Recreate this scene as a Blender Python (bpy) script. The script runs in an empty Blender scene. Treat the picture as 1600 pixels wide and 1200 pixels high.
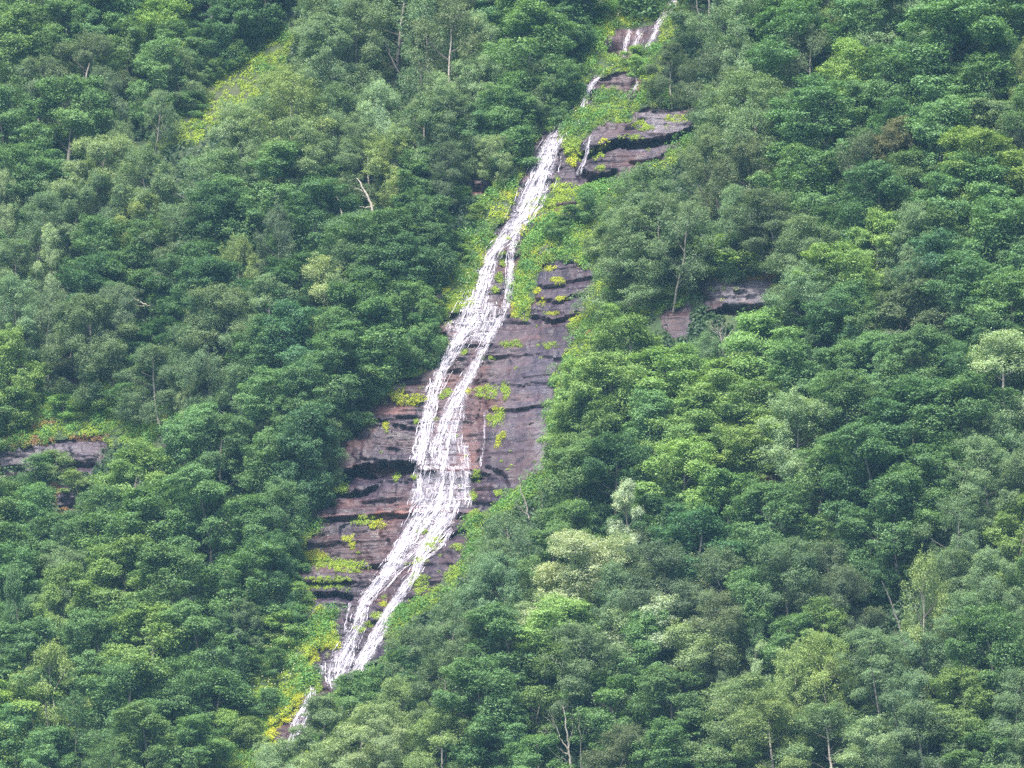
import bpy, math, random
import numpy as np

# ------------------------------------------------------------------ scene, camera, light
sc = bpy.context.scene
C = sc.collection
PITCH = math.radians(10.0)
DIST = 350.0
TZ = 63.8                                   # height of the aimed point above the water
CAM = np.array([0.0, -DIST * math.cos(PITCH), TZ - DIST * math.sin(PITCH)])
FPX = DIST * 25.0                           # focal length in photo pixels (1600 wide)
cam_d = bpy.data.cameras.new("camera"); cam = bpy.data.objects.new("camera", cam_d); C.objects.link(cam)
cam.location = CAM; cam.rotation_euler = (math.radians(90) + PITCH, 0, 0)
cam_d.lens = 36.0 * FPX / 1600.0; cam_d.sensor_width = 36.0
cam_d.clip_start = 1.0; cam_d.clip_end = 3000.0
sc.camera = cam

SUN_EL, SUN_AZ = math.radians(58), math.radians(205)     # azimuth from +Y clockwise: behind the camera, a little left
w = bpy.data.worlds.new("World"); sc.world = w; w.use_nodes = True
nt = w.node_tree
sky = nt.nodes.new('ShaderNodeTexSky'); sky.sky_type = 'NISHITA'; sky.sun_disc = False
sky.sun_elevation = SUN_EL; sky.sun_rotation = SUN_AZ; sky.dust_density = 3.0; sky.air_density = 1.0
bg = nt.nodes['Background']; bg.inputs[1].default_value = 0.105
nt.links.new(sky.outputs[0], bg.inputs[0])
sd = bpy.data.lights.new("sun", 'SUN'); sd.energy = 2.3; sd.angle = math.radians(16); sd.color = (1.0, 0.95, 0.88)
so = bpy.data.objects.new("sun", sd); C.objects.link(so)
so.rotation_euler = (math.radians(90) - SUN_EL, 0, -SUN_AZ + math.pi)
so.location = (0, 0, 200)
sc.view_settings.view_transform = 'Standard'; sc.view_settings.look = 'None'
sc.view_settings.gamma = 1.0; sc.view_settings.exposure = 1.82
cy = sc.cycles
sc.render.engine = 'CYCLES'
cy.max_bounces = 5; cy.diffuse_bounces = 3; cy.glossy_bounces = 2; cy.transmission_bounces = 2
cy.volume_bounces = 0; cy.transparent_max_bounces = 10
cy.caustics_reflective = False; cy.caustics_refractive = False
cy.use_denoising = False; cy.denoiser = 'OPENIMAGEDENOISE'; cy.denoising_input_passes = 'RGB_ALBEDO_NORMAL'; cy.denoising_prefilter = 'ACCURATE'
cy.use_adaptive_sampling = True; cy.adaptive_threshold = 0.012
HAZE = 0.00015

# ------------------------------------------------------------------ numpy noise
def hash2(ix, iy, seed):
    h = (ix.astype(np.int64) * 374761393 + iy.astype(np.int64) * 668265263 + seed * 1442695041) & 0xFFFFFFFF
    h = ((h ^ (h >> 13)) * 1274126177) & 0xFFFFFFFF
    h = (h ^ (h >> 16)) & 0xFFFFFFFF
    return h / 4294967295.0
def vnoise(x, y, seed=0):
    ix = np.floor(x); iy = np.floor(y); fx = x - ix; fy = y - iy
    fx = fx * fx * (3 - 2 * fx); fy = fy * fy * (3 - 2 * fy)
    a = hash2(ix, iy, seed); b = hash2(ix + 1, iy, seed); c = hash2(ix, iy + 1, seed); d = hash2(ix + 1, iy + 1, seed)
    return (a * (1 - fx) + b * fx) * (1 - fy) + (c * (1 - fx) + d * fx) * fy
def fbm(x, y, seed=0, octv=4):
    s = 0.0; a = 0.5; t = 0.0
    for i in range(octv):
        s = s + a * (vnoise(x * 2 ** i + 17.3 * i, y * 2 ** i - 9.1 * i, seed + i) - 0.5) * 2; t += a; a *= 0.5
    return s / t
def sstep(a, b, x):
    t = np.clip((x - a) / (b - a), 0, 1); return t * t * (3 - 2 * t)

# ------------------------------------------------------------------ photo pixel <-> world
cp, sp = math.cos(PITCH), math.sin(PITCH)
def project(X, Y, Z):
    dx = X - CAM[0]; dy = Y - CAM[1]; dz = Z - CAM[2]
    f = dy * cp + dz * sp; u = -dy * sp + dz * cp
    return 800 + FPX * dx / f, 600 - FPX * u / f
def base_Y(X, Z):
    tilt = -0.5 * 70 * np.tanh(X / 70.0)
    y = (Z - TZ) / 1.05 + tilt
    n = 1.6 * fbm(X / 14.0 + 3, Z / 14.0, 5, 2) + 0.35 * fbm(X / 3.0, Z / 3.0, 9, 3)
    return y + n

def in_poly(px, py, poly):
    r = np.zeros(px.shape, bool); n = len(poly)
    for i in range(n):
        x1, y1 = poly[i]; x2, y2 = poly[(i + 1) % n]
        if y1 == y2: continue
        c = ((y1 > py) != (y2 > py)) & (px < (x2 - x1) * (py - y1) / (y2 - y1) + x1)
        r ^= c
    return r
def seg_dist(px, py, pts, closed=True):
    d = np.full(px.shape, 1e9); n = len(pts)
    for i in range(n if closed else n - 1):
        x1, y1 = pts[i]; x2, y2 = pts[(i + 1) % n]
        vx, vy = x2 - x1, y2 - y1; L = vx * vx + vy * vy + 1e-9
        t = np.clip(((px - x1) * vx + (py - y1) * vy) / L, 0, 1)
        d = np.minimum(d, np.hypot(px - x1 - t * vx, py - y1 - t * vy))
    return d

# outlines of bare rock, in photo pixels
MAIN = [(872,192),(850,210),(832,238),(818,270),(806,300),(795,335),(775,360),(757,395),(745,430),(738,460),(722,487),(700,490),(685,508),
        (682,520),(700,530),(690,545),(665,560),(650,590),(620,590),(600,625),(560,640),(540,660),(530,700),(527,742),(545,765),(490,778),(483,815),
        (500,825),(478,850),(466,900),(468,935),(452,965),(462,972),(485,965),(530,955),(520,985),(522,1002),(490,1012),(474,1040),(498,1052),
        (500,1085),(470,1085),(455,1110),(415,1135),(418,1185),(440,1190),(480,1160),(500,1110),(520,1080),(560,1065),(605,1020),(615,960),(640,945),
        (685,912),(712,880),(735,850),(730,805),(770,792),(805,765),(850,730),(862,690),(853,655),(865,640),(865,590),(885,550),(905,525),(886,515),
        (905,490),(922,460),(937,428),(900,412),(880,405),(845,412),(840,440),(832,470),(808,500),(800,470),(806,430),(815,385),(835,350),(880,345),(905,330),(898,312),
        (850,325),(862,300),(868,270),(880,285),(905,290),(960,285),(1010,268),(1045,240),(1082,208),(1086,165),(1022,165),(990,178),(985,190),
        (950,190),(925,205),(905,228),(885,240),(872,225),(880,200)]
ROCKS = [('main', MAIN),
 ('top', [(950,118),(975,110),(1000,114),(1002,140),(990,165),(985,178),(978,176),(982,150),(965,140),(940,135),(915,170),(907,172),(912,140),(925,122)]),
 ('top2', [(945,60),(965,45),(1000,40),(1035,25),(1040,40),(1022,65),(1005,82),(985,90),(970,93),(948,84),(943,72)]),
 ('top3', [(983,24),(993,8),(1028,-4),(1024,18),(1000,27)]),
 ('slab', [(1033,492),(1050,480),(1078,472),(1084,500),(1075,530),(1050,525),(1036,512)]),
 ('block', [(1098,432),(1125,437),(1215,432),(1225,470),(1200,490),(1150,496),(1105,488),(1098,460)]),
 ('leftledge', [(-40,712),(0,706),(40,698),(90,688),(120,682),(160,680),(172,700),(150,735),(125,748),(90,735),(60,745),(20,742),(-40,760)]),
 ('leftstep', [(88,760),(112,755),(118,790),(105,810),(92,800)]),
 ('leftslab', [(84,604),(100,590),(132,590),(135,615),(122,645),(100,635)]),
 ('leftdark', [(245,682),(262,672),(285,690),(280,722),(262,720)]),
 ('nub', [(718,284),(735,274),(760,276),(770,296),(745,306),(720,303)]),
 ('nub2', [(672,450),(690,443),(706,450),(700,470),(680,478),(670,470)]),
 ('nub3', [(826,392),(845,380),(862,382),(864,398),(840,400)]),
 ('nub4', [(880,168),(900,165),(900,176),(886,178)]),
 ('dark right', [(1395,515),(1415,512),(1418,540),(1402,545)])]
# ledges: polyline, how far it juts out, how deep the undercut, height of the undercut in px
LEDGES = [([(520,738),(545,729),(600,722),(650,718)],0.45,1.3,24),
 ([(650,735),(690,738),(738,748)],0.35,0.7,30), ([(528,742),(560,733),(590,745)],0.2,0.5,8),
 ([(484,780),(530,768),(545,772),(600,752),(650,748)],0.2,0.4,10), ([(500,808),(560,806),(640,800),(735,803)],0.22,0.25,8),
 ([(905,233),(985,215),(1040,211),(1084,200)],0.5,1.4,11), ([(902,262),(935,270),(960,268)],0.3,1.1,16), ([(985,248),(1010,246),(1040,238)],0.15,0.4,6),
 ([(1098,484),(1130,480),(1160,477),(1180,473),(1220,470)],0.5,1.2,13), ([(1130,437),(1135,470)],0.0,0.0,4),
 ([(470,908),(500,906),(548,908)],0.25,0.4,8), ([(488,925),(520,922),(548,932)],0.25,0.6,8),([(560,883),(590,884),(610,880)],0.15,0.3,6),
 ([(700,492),(726,487)],0.3,0.7,8), ([(685,520),(724,512)],0.15,0.3,6), ([(560,652),(650,650)],0.12,0.3,5), ([(560,640),(640,668),(660,670)],0.1,0.2,5),
 ([(944,78),(962,72),(976,71)],0.2,0.8,10), ([(718,292),(745,287),(768,290)],0.2,0.7,10), ([(838,350),(870,343),(900,338)],0.2,0.6,8),
 ([(672,472),(700,470)],0.2,0.7,8),([(838,447),(880,443),(935,432)],0.2,0.35,7),([(838,470),(880,466),(925,458)],0.2,0.35,7),([(830,497),(860,498),(908,488)],0.25,0.5,6),
 ([(745,560),(800,552),(880,556)],0.1,0.15,5),([(735,600),(790,596),(865,600)],0.12,0.2,5),([(800,640),(860,634)],0.15,0.3,5),([(760,640),(800,638)],0.1,0.2,5),
 ([(760,730),(790,742),(800,765)],0.2,0.4,8), ([(735,745),(770,742)],0.2,0.2,6),
 ([(690,840),(720,822),(740,825)],0.2,0.4,8),([(640,935),(700,905)],0.1,0.2,5),([(505,1040),(560,1038),(600,1030)],0.15,0.25,8),
 ([(540,970),(600,968),(615,972)],0.12,0.2,8),([(690,580),(720,575)],0.15,0.25,6),([(700,545),(770,540)],0.15,0.25,6),([(755,455),(800,450)],0.12,0.2,6),
 ([(805,315),(855,318)],0.15,0.25,8),([(770,400),(810,398)],0.15,0.25,8),([(815,285),(865,283)],0.15,0.2,6),
 ([(-40,735),(20,728),(60,738),(110,742)],0.2,0.6,10),([(110,722),(150,720)],0.2,0.5,6),([(88,788),(118,785)],0.2,0.4,6),
 ([(1000,14),(1026,8)],0.1,0.3,6),([(600,1000),(560,1002),(520,1004)],0.12,0.2,6)]

def rock_mask(px, py):
    nx = 5 * fbm(px / 16.0, py / 16.0, 31, 3); ny = 4 * fbm(px / 16.0 + 50, py / 16.0, 33, 3)
    m = np.zeros(px.shape, bool)
    for n_, p in ROCKS: m |= in_poly(px + nx, py + ny, p)
    return m

def axis(lo, hi, step, far_lo, far_hi):
    a = list(np.arange(lo, hi, step)); s = step; v = a[0]; L = []
    while v > far_lo: s = min(s * 1.25, 6.0); v -= s; L.append(max(v, far_lo))
    s = step; v = a[-1]; R = []
    while v < far_hi: s = min(s * 1.25, 6.0); v += s; R.append(min(v, far_hi))
    return np.array(L[::-1] + a + R)
GX = axis(-34, 34, 0.085, -190, 190); GZ = axis(TZ - 26, TZ + 26, 0.085, -3.0, 150)
XX, ZZ = np.meshgrid(GX, GZ)
YB = base_Y(XX, ZZ)
YY = YB.copy()
for it in range(3):
    PX, PY = project(XX, YY, ZZ)
    RM = rock_mask(PX, PY)
    # soft gully along the fall
    gull = np.exp(-(seg_dist(PX, PY, [(1000,0),(950,150),(880,220),(810,350),(750,500),(690,650),(650,800),(580,930),(530,1050),(450,1160)], False) / 120.0) ** 2)
    off = 0.9 * gull
    # bedding: leaning saw-tooth courses of changing height
    zz = ZZ + 0.05 * XX + 0.5 * fbm(XX / 6.0, ZZ / 6.0, 41, 2)
    rk = np.zeros_like(YY)
    for h, A, sd_ in ((2.3, 0.60, 51), (0.95, 0.42, 52), (0.42, 0.22, 53)):
        q = zz / h + 0.35 * fbm(XX / (7 * h) , zz / (3 * h), sd_, 2); k = np.floor(q); s = q - k
        amp = A * (0.35 + 0.9 * hash2(k, np.zeros_like(k), sd_)) * (0.55 + 0.9 * vnoise(XX / (4.5 * h), k * 3.1, sd_ + 7))
        rk += amp * (0.5 - s * (1 - sstep(0.9, 1.0, s)) - 0.5 * sstep(0.9, 1.0, s) * 0)
    # joints: blocks pushed in and out
    for sx, sz, A, sd_ in ((2.6, 1.5, 0.30, 61), (0.9, 0.6, 0.18, 62), (0.4, 0.25, 0.07, 63)):
        rowi = np.floor(zz / sz); coli = np.floor(XX / sx + hash2(rowi, rowi, sd_) * 3 + 0.25 * fbm(XX, ZZ, sd_, 2))
        rk += A * (hash2(coli, rowi, sd_ + 3) - 0.5)
    rk += 0.07 * fbm(XX / 0.5, ZZ / 0.3, 71, 3) + 0.10 * np.abs(fbm(XX / 2.2 + 0.6 * ZZ, ZZ / 1.6, 72, 3)) ** 0.5
    calm = sstep(760, 800, PX) * sstep(500, 520, PY) * 0.45            # the smoother slab right of the fall
    rk *= (1 - calm); rough = sum(np.exp(-(((PX - a) / c_) ** 2 + ((PY - b) / d_) ** 2)) for a, b, c_, d_ in ((60, 715, 110, 40), (1020, 180, 70, 20), (1160, 455, 60, 25), (510, 950, 40, 20)))
    rk += rough * (0.5 * (hash2(np.floor(XX / 0.8 + 0.4 * ZZ), np.floor(zz / 0.5), 66) - 0.5) + 0.25 * fbm(XX / 0.6, ZZ / 0.4, 67, 3))
    led = np.zeros_like(YY)
    wob = 2.0 * fbm(PX / 22.0, PY / 40.0, 81, 2) + 3.0 * (np.round(1.6 * fbm(PX / 30.0, PY / 60.0, 82, 1)))
    near = (PX > -80) & (PX < 1680) & (PY > -60) & (PY < 1260)
    pxn, pyn, wbn = PX[near], PY[near], wob[near]; ln = np.zeros(pxn.shape)
    for pts, pr, re, hh in LEDGES:
        x0, x1 = pts[0][0], pts[-1][0]
        if x1 <= x0: continue
        yl = np.interp(pxn, [p[0] for p in pts], [p[1] for p in pts]) + wbn
        e = sstep(x0 - 6, x0 + 6, pxn) * (1 - sstep(x1 - 6, x1 + 6, pxn))
        dv = pyn - yl
        up = np.where(dv < 0, -pr * np.exp(dv / 45.0), 0)
        dn = np.where(dv >= 0, -pr + (pr + re) * sstep(0, 1.8, dv), 0) * np.where(dv >= 0, 1 - sstep(hh * 0.6, hh * 1.6, dv), 0)
        ln += e * (up + dn)
    led[near] = ln
    soil = -0.12 + 0.12 * fbm(XX / 1.2, ZZ / 1.2, 91, 3)
    YY = YB + off + led * np.where(RM, 1, 0.3) + np.where(RM, rk, soil)

def interp(A, X, Z):
    i = np.clip(np.searchsorted(GX, X) - 1, 0, len(GX) - 2); j = np.clip(np.searchsorted(GZ, Z) - 1, 0, len(GZ) - 2)
    fx = np.clip((X - GX[i]) / (GX[i + 1] - GX[i]), 0, 1); fz = np.clip((Z - GZ[j]) / (GZ[j + 1] - GZ[j]), 0, 1)
    return (A[j, i] * (1 - fx) + A[j, i + 1] * fx) * (1 - fz) + (A[j + 1, i] * (1 - fx) + A[j + 1, i + 1] * fx) * fz
def hit(px, py):
    """where a sight line through a photo pixel meets the slope"""
    px = np.asarray(px, float); py = np.asarray(py, float)
    a = (px - 800) / FPX; b = (600 - py) / FPX
    dx, dy, dz = a, cp - b * sp, sp + b * cp
    Y = np.zeros(px.shape)
    for _ in range(14):
        t = (Y - CAM[1]) / dy
        Yn = interp(YY, CAM[0] + t * dx, CAM[2] + t * dz); Y = 0.35 * Y + 0.65 * Yn
    t = (Y - CAM[1]) / dy
    return np.stack([CAM[0] + t * dx, Y, CAM[2] + t * dz], -1)

# ------------------------------------------------------------------ mesh helpers
def new_mesh(name, verts, quads, mat, smooth=False, tris=None):
    me = bpy.data.meshes.new(name)
    verts = np.asarray(verts, np.float32); quads = np.asarray(quads, np.int32)
    nq = len(quads); k = quads.shape[1]
    me.vertices.add(len(verts)); me.vertices.foreach_set('co', verts.ravel())
    me.loops.add(nq * k); me.loops.foreach_set('vertex_index', quads.ravel())
    me.polygons.add(nq); me.polygons.foreach_set('loop_start', np.arange(0, nq * k, k, dtype=np.int32))
    me.polygons.foreach_set('loop_total', np.full(nq, k, np.int32))
    if smooth: me.polygons.foreach_set('use_smooth', np.ones(nq, bool))
    me.materials.append(mat); me.update(calc_edges=True)
    return me
def set_attr(me, name, dom, vals):
    a = me.attributes.new(name, 'FLOAT', dom); a.data.foreach_set('value', np.asarray(vals, np.float32))
def link(name, me, parent=None, **props):
    o = bpy.data.objects.new(name, me); C.objects.link(o)
    if parent: o.parent = parent
    for k, v in props.items(): o[k] = v
    return o
def unit(v): return v / (np.linalg.norm(v, axis=-1, keepdims=True) + 1e-9)
def leaf_quads(c, n, size, rng, aspect=0.62):
    """diamond leaves at centres c facing n"""
    N = len(c); r = rng.normal(size=(N, 3)); u = unit(np.cross(n, r)); v = np.cross(n, u)
    s = np.asarray(size).reshape(-1, 1) * 0.5
    tip = 0.25 * s * n
    V = np.stack([c + u * s, c + v * s * aspect + tip, c - u * s, c - v * s * aspect + tip], 1).reshape(-1, 3)
    return V, np.arange(4 * N).reshape(-1, 4)
def tube(pts, rad, sides=5):
    pts = np.asarray(pts, float); rad = np.asarray(rad, float); n = len(pts)
    t = np.gradient(pts, axis=0); t = unit(t); ref = np.array([0.31, 0.87, 0.2])
    u = unit(np.cross(t, ref)); v = np.cross(t, u)
    a = np.linspace(0, 2 * math.pi, sides, endpoint=False)
    ring = pts[:, None, :] + rad[:, None, None] * (np.cos(a)[None, :, None] * u[:, None, :] + np.sin(a)[None, :, None] * v[:, None, :])
    V = ring.reshape(-1, 3); i = np.arange(n - 1)[:, None] * sides; j = np.arange(sides)[None, :]; j2 = (j + 1) % sides
    F = np.stack([i + j, i + j2, i + sides + j2, i + sides + j], -1).reshape(-1, 4)
    return V, F
def merge(parts):
    V = []; F = []; o = 0
    for v, f in parts: V.append(v); F.append(f + o); o += len(v)
    return np.concatenate(V), np.concatenate(F)

# ------------------------------------------------------------------ materials
class NT:
    def __init__(s, name):
        s.m = bpy.data.materials.new(name); s.m.use_nodes = True; s.t = s.m.node_tree; s.N = s.t.nodes; s.L = s.t.links
        s.p = s.N['Principled BSDF']; s.out = s.N['Material Output']
    def n(s, t, **k):
        x = s.N.new(t)
        for a, b in k.items(): setattr(x, a, b)
        return x
    def l(s, a, b): s.L.new(a, b)
    def attr(s, name): x = s.n('ShaderNodeAttribute'); x.attribute_name = name; return x
    def noise(s, scale, vec=None, detail=4, rough=0.55, sc3=None):
        x = s.n('ShaderNodeTexNoise'); x.inputs['Scale'].default_value = scale; x.inputs['Detail'].default_value = detail; x.inputs['Roughness'].default_value = rough
        if vec is not None:
            if sc3:
                mp = s.n('ShaderNodeMapping'); mp.inputs['Scale'].default_value = sc3; s.l(vec, mp.inputs[0]); s.l(mp.outputs[0], x.inputs['Vector'])
            else: s.l(vec, x.inputs['Vector'])
        return x.outputs['Fac']
    def ramp(s, fac, stops):
        r = s.n('ShaderNodeValToRGB'); e = r.color_ramp.elements
        while len(e) < len(stops): e.new(0.5)
        for i, (p, c) in enumerate(stops): e[i].position = p; e[i].color = (c[0], c[1], c[2], 1) if hasattr(c, '__len__') else (c, c, c, 1)
        s.l(fac, r.inputs[0]); return r.outputs[0]
    def mix(s, fac, a, b, mode='MIX'):
        x = s.n('ShaderNodeMix', data_type='RGBA', blend_type=mode)
        for v, i in ((fac, 0), (a, 6), (b, 7)):
            if hasattr(v, 'is_output'): s.l(v, x.inputs[i])
            elif hasattr(v, '__len__'): x.inputs[i].default_value = (*v, 1)
            else: x.inputs[i].default_value = v
        return x.outputs[2]
    def math(s, op, a, b=0.0):
        x = s.n('ShaderNodeMath', operation=op)
        for v, i in ((a, 0), (b, 1)):
            if hasattr(v, 'is_output'): s.l(v, x.inputs[i])
            else: x.inputs[i].default_value = v
        return x.outputs[0]

def leaf_material(name, color=None, trans=0.28, hue_var=0.5, rough=0.55):
    s = NT(name)
    if color is None:
        oi = s.n('ShaderNodeObjectInfo'); base = oi.outputs['Color']
    else:
        rgb = s.n('ShaderNodeRGB'); rgb.outputs[0].default_value = (*color, 1); base = rgb.outputs[0]
    tone = s.attr('tone').outputs['Fac']
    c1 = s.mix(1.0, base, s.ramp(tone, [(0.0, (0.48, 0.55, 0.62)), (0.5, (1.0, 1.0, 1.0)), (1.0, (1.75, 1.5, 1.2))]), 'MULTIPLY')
    s.l(c1, s.p.inputs['Base Color']); s.p.inputs['Roughness'].default_value = rough
    s.p.inputs['Specular IOR Level'].default_value = 0.35
    tr = s.n('ShaderNodeBsdfTranslucent'); s.l(s.mix(1.0, c1, (1.25, 1.3, 0.55), 'MULTIPLY'), tr.inputs[0])
    mx = s.n('ShaderNodeMixShader'); mx.inputs[0].default_value = trans
    s.l(s.p.outputs[0], mx.inputs[1]); s.l(tr.outputs[0], mx.inputs[2]); s.l(mx.outputs[0], s.out.inputs[0])
    return s.m
M_LEAF = leaf_material('foliage')
M_HERB = leaf_material('herb_leaves', (0.19, 0.30, 0.05), 0.3)
M_TALL = leaf_material('tall_herbs', (0.12, 0.27, 0.06), 0.3)
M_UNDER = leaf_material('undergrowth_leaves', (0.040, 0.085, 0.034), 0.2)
M_MOSS = leaf_material('moss_green', (0.27, 0.38, 0.05), 0.2, rough=0.8)
M_MOSSY = leaf_material('moss_yellow', (0.40, 0.45, 0.04), 0.2, rough=0.8)
M_HEATH = leaf_material('dry_heather', (0.24, 0.15, 0.07), 0.15, rough=0.85)
M_FLOWER = leaf_material('flower_petals', (0.75, 0.74, 0.55), 0.2, rough=0.7)

def bark(name, c1, c2, scale=3.0):
    s = NT(name); tc = s.n('ShaderNodeTexCoord').outputs['Object']
    f = s.noise(scale, tc, 5, 0.7, (1, 1, 3.5)); s.l(s.ramp(f, [(0.38, c2), (0.52, c1)]), s.p.inputs['Base Color'])
    s.p.inputs['Roughness'].default_value = 0.8
    b = s.n('ShaderNodeBump'); b.inputs['Strength'].default_value = 0.5; b.inputs['Distance'].default_value = 0.05; s.l(f, b.inputs['Height']); s.l(b.outputs[0], s.p.inputs['Normal'])
    return s.m
M_BARK = bark('grey_bark', (0.23, 0.21, 0.18), (0.09, 0.085, 0.075))
M_BIRCH = bark('birch_bark', (0.33, 0.30, 0.26), (0.12, 0.105, 0.09), 2.2)
M_LIMB = bark('dark_bark', (0.11, 0.10, 0.085), (0.05, 0.045, 0.04))
M_DEAD = bark('bleached_wood', (0.62, 0.55, 0.48), (0.34, 0.28, 0.24), 2.0)

def rock_material():
    s = NT('wet_rock'); geo = s.n('ShaderNodeNewGeometry').outputs['Position']
    big = s.noise(0.22, geo, 4); band = s.noise(1.0, geo, 6, 0.65, (0.22, 0.22, 3.2)); fine = s.noise(5.0, geo, 7, 0.72, (0.5, 0.5, 1.6))
    streak = s.noise(1.0, geo, 4, 0.6, (1.6, 1.6, 0.14)); blot = s.noise(0.9, geo, 5, 0.65)
    base = s.ramp(band, [(0.28, (0.028, 0.022, 0.034)), (0.45, (0.070, 0.052, 0.068)), (0.58, (0.115, 0.085, 0.098)), (0.72, (0.20, 0.155, 0.16))])
    vor = s.n('ShaderNodeTexVoronoi', feature='DISTANCE_TO_EDGE'); vor.inputs['Scale'].default_value = 1.0; mpv = s.n('ShaderNodeMapping'); mpv.inputs['Scale'].default_value = (0.55, 0.4, 1.5)
    wn = s.n('ShaderNodeTexNoise'); wn.inputs['Scale'].default_value = 1.5; s.l(geo, wn.inputs['Vector']); wa = s.n('ShaderNodeVectorMath', operation='ADD'); s.l(geo, wa.inputs[0]); s.l(wn.outputs['Color'], wa.inputs[1]); s.l(wa.outputs[0], mpv.inputs[0]); s.l(mpv.outputs[0], vor.inputs['Vector'])
    base = s.mix(s.ramp(big, [(0.42, 0.0), (0.62, 0.65)]), base, (0.115, 0.070, 0.062))
    base = s.mix(s.ramp(streak, [(0.50, 0.0), (0.66, 0.65)]), base, (0.038, 0.032, 0.046))
    base = s.mix(s.ramp(fine, [(0.62, 0.0), (0.75, 0.55)]), base, (0.30, 0.25, 0.26))
    base = s.mix(s.ramp(blot, [(0.30, 0.55), (0.42, 0.0)]), base, (0.05, 0.055, 0.03))
    gr = s.attr('grey').outputs['Fac']
    greyc = s.ramp(fine, [(0.3, (0.035, 0.032, 0.045)), (0.48, (0.12, 0.11, 0.13)), (0.7, (0.27, 0.255, 0.275))])
    base = s.mix(s.math('MULTIPLY', gr, 0.85), base, greyc)
    st = s.math('MULTIPLY', s.attr('stain').outputs['Fac'], s.ramp(band, [(0.3, 0.4), (0.55, 1.0)]))
    base = s.mix(st, base, s.ramp(fine, [(0.35, (0.20, 0.085, 0.05)), (0.65, (0.52, 0.33, 0.25))]))
    lich = s.noise(3.0, geo, 3, 0.5)
    base = s.mix(s.ramp(lich, [(0.70, 0.0), (0.76, 0.6)]), base, (0.45, 0.44, 0.42))
    base = s.mix(s.ramp(s.noise(0.35, geo, 5, 0.65, (0.6, 0.6, 1.8)), [(0.56, 0.0), (0.68, 0.55)]), base, (0.22, 0.12, 0.075))
    base = s.mix(s.ramp(vor.outputs['Distance'], [(0.0, 0.75), (0.035, 0.0)]), base, (0.012, 0.010, 0.016))
    base = s.mix(s.math('SUBTRACT', 1.0, s.math('MULTIPLY', gr, 0.8)), base, s.ramp(s.noise(0.16, geo, 3), [(0.40, (0.56, 0.40, 0.41)), (0.56, (0.34, 0.295, 0.43))]), 'MULTIPLY')
    s.l(base, s.p.inputs['Base Color'])
    s.l(s.ramp(streak, [(0.4, 0.62), (0.6, 0.28)]), s.p.inputs['Roughness'])
    b = s.n('ShaderNodeBump'); b.inputs['Strength'].default_value = 0.9; b.inputs['Distance'].default_value = 0.12
    hsum = s.math('ADD', s.math('MULTIPLY', band, 0.9), s.math('MULTIPLY', fine, 0.6))
    s.l(hsum, b.inputs['Height']); s.l(b.outputs[0], s.p.inputs['Normal'])
    return s.m
M_ROCK = rock_material()
def soil_material():
    s = NT('mossy_soil'); geo = s.n('ShaderNodeNewGeometry').outputs['Position']
    f = s.noise(1.2, geo, 6, 0.7); g = s.noise(0.12, geo, 3)
    c = s.ramp(f, [(0.3, (0.018, 0.030, 0.014)), (0.5, (0.035, 0.062, 0.022)), (0.68, (0.075, 0.10, 0.035))])
    c = s.mix(s.ramp(g, [(0.5, 0), (0.7, 0.4)]), c, (0.09, 0.075, 0.045))
    s.l(c, s.p.inputs['Base Color']); s.p.inputs['Roughness'].default_value = 0.95
    b = s.n('ShaderNodeBump'); b.inputs['Strength'].default_value = 1; b.inputs['Distance'].default_value = 0.2; s.l(f, b.inputs['Height']); s.l(b.outputs[0], s.p.inputs['Normal'])
    return s.m
M_SOIL = soil_material()

# ------------------------------------------------------------------ the slope: soil sheet and rock faces
PX, PY = project(XX, YY, ZZ)
nz, nx_ = XX.shape
idx = np.arange(nz * nx_).reshape(nz, nx_)
F = np.stack([idx[:-1, :-1], idx[:-1, 1:], idx[1:, 1:], idx[1:, :-1]], -1).reshape(-1, 4)
V = np.stack([XX, YY, ZZ], -1).reshape(-1, 3)
fx = PX.reshape(-1)[F].mean(1); fy = PY.reshape(-1)[F].mean(1)
isrock = rock_mask(fx, fy)
def submesh(name, mask, mat, smooth=True):
    f = F[mask]; u, inv = np.unique(f, return_inverse=True)
    me = new_mesh(name, V[u], inv.reshape(-1, 4), mat, smooth)
    return me, u
me, u = submesh('hillside', ~isrock, M_SOIL); link('hillside', me, kind='structure')
STAIN = [(610,640,45,10,.9),(575,735,45,9,1),(590,741,18,5,1),(640,790,60,6,.35),(560,807,75,5,1),(650,801,95,5,1.0),(580,738,30,7,1),(715,806,30,3,.8),(705,512,22,10,.7),
         (720,730,30,8,.5),(745,620,20,90,.25),(690,650,25,70,.35),(975,55,30,12,.5),(620,820,40,60,.12),(560,790,60,12,.3),(830,300,25,40,.15),(825,620,30,8,.3),
         (575,670,20,8,.6),(1000,130,10,25,.7),(730,700,20,30,.6),(100,800,12,5,1),(230,652,15,5,.7),(700,600,30,25,.3),(745,300,20,8,.5),(980,80,20,8,.4)]
GREY = [(1160,455,70,28,1),(1035,190,55,20,.9),(1030,225,50,22,.35),(50,715,90,30,.7),(130,700,40,25,.5),(850,690,20,60,.7),(815,600,60,110,.30),(575,670,25,12,.5),(1060,500,30,30,.1),
        (510,955,30,20,.4),(840,450,60,60,.2),(930,210,30,20,.3),(960,125,30,20,.4)]
def blobs(L, px, py):
    r = np.zeros(px.shape); n = fbm(px / 12.0, py / 8.0, 15, 3)
    for cx, cy_, rx, ry, a in L:
        d = np.hypot((px - cx) / rx, (py - cy_) / ry) + 0.45 * n
        r = np.maximum(r, a * (1 - sstep(0.6, 1.15, d)))
    return r
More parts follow.
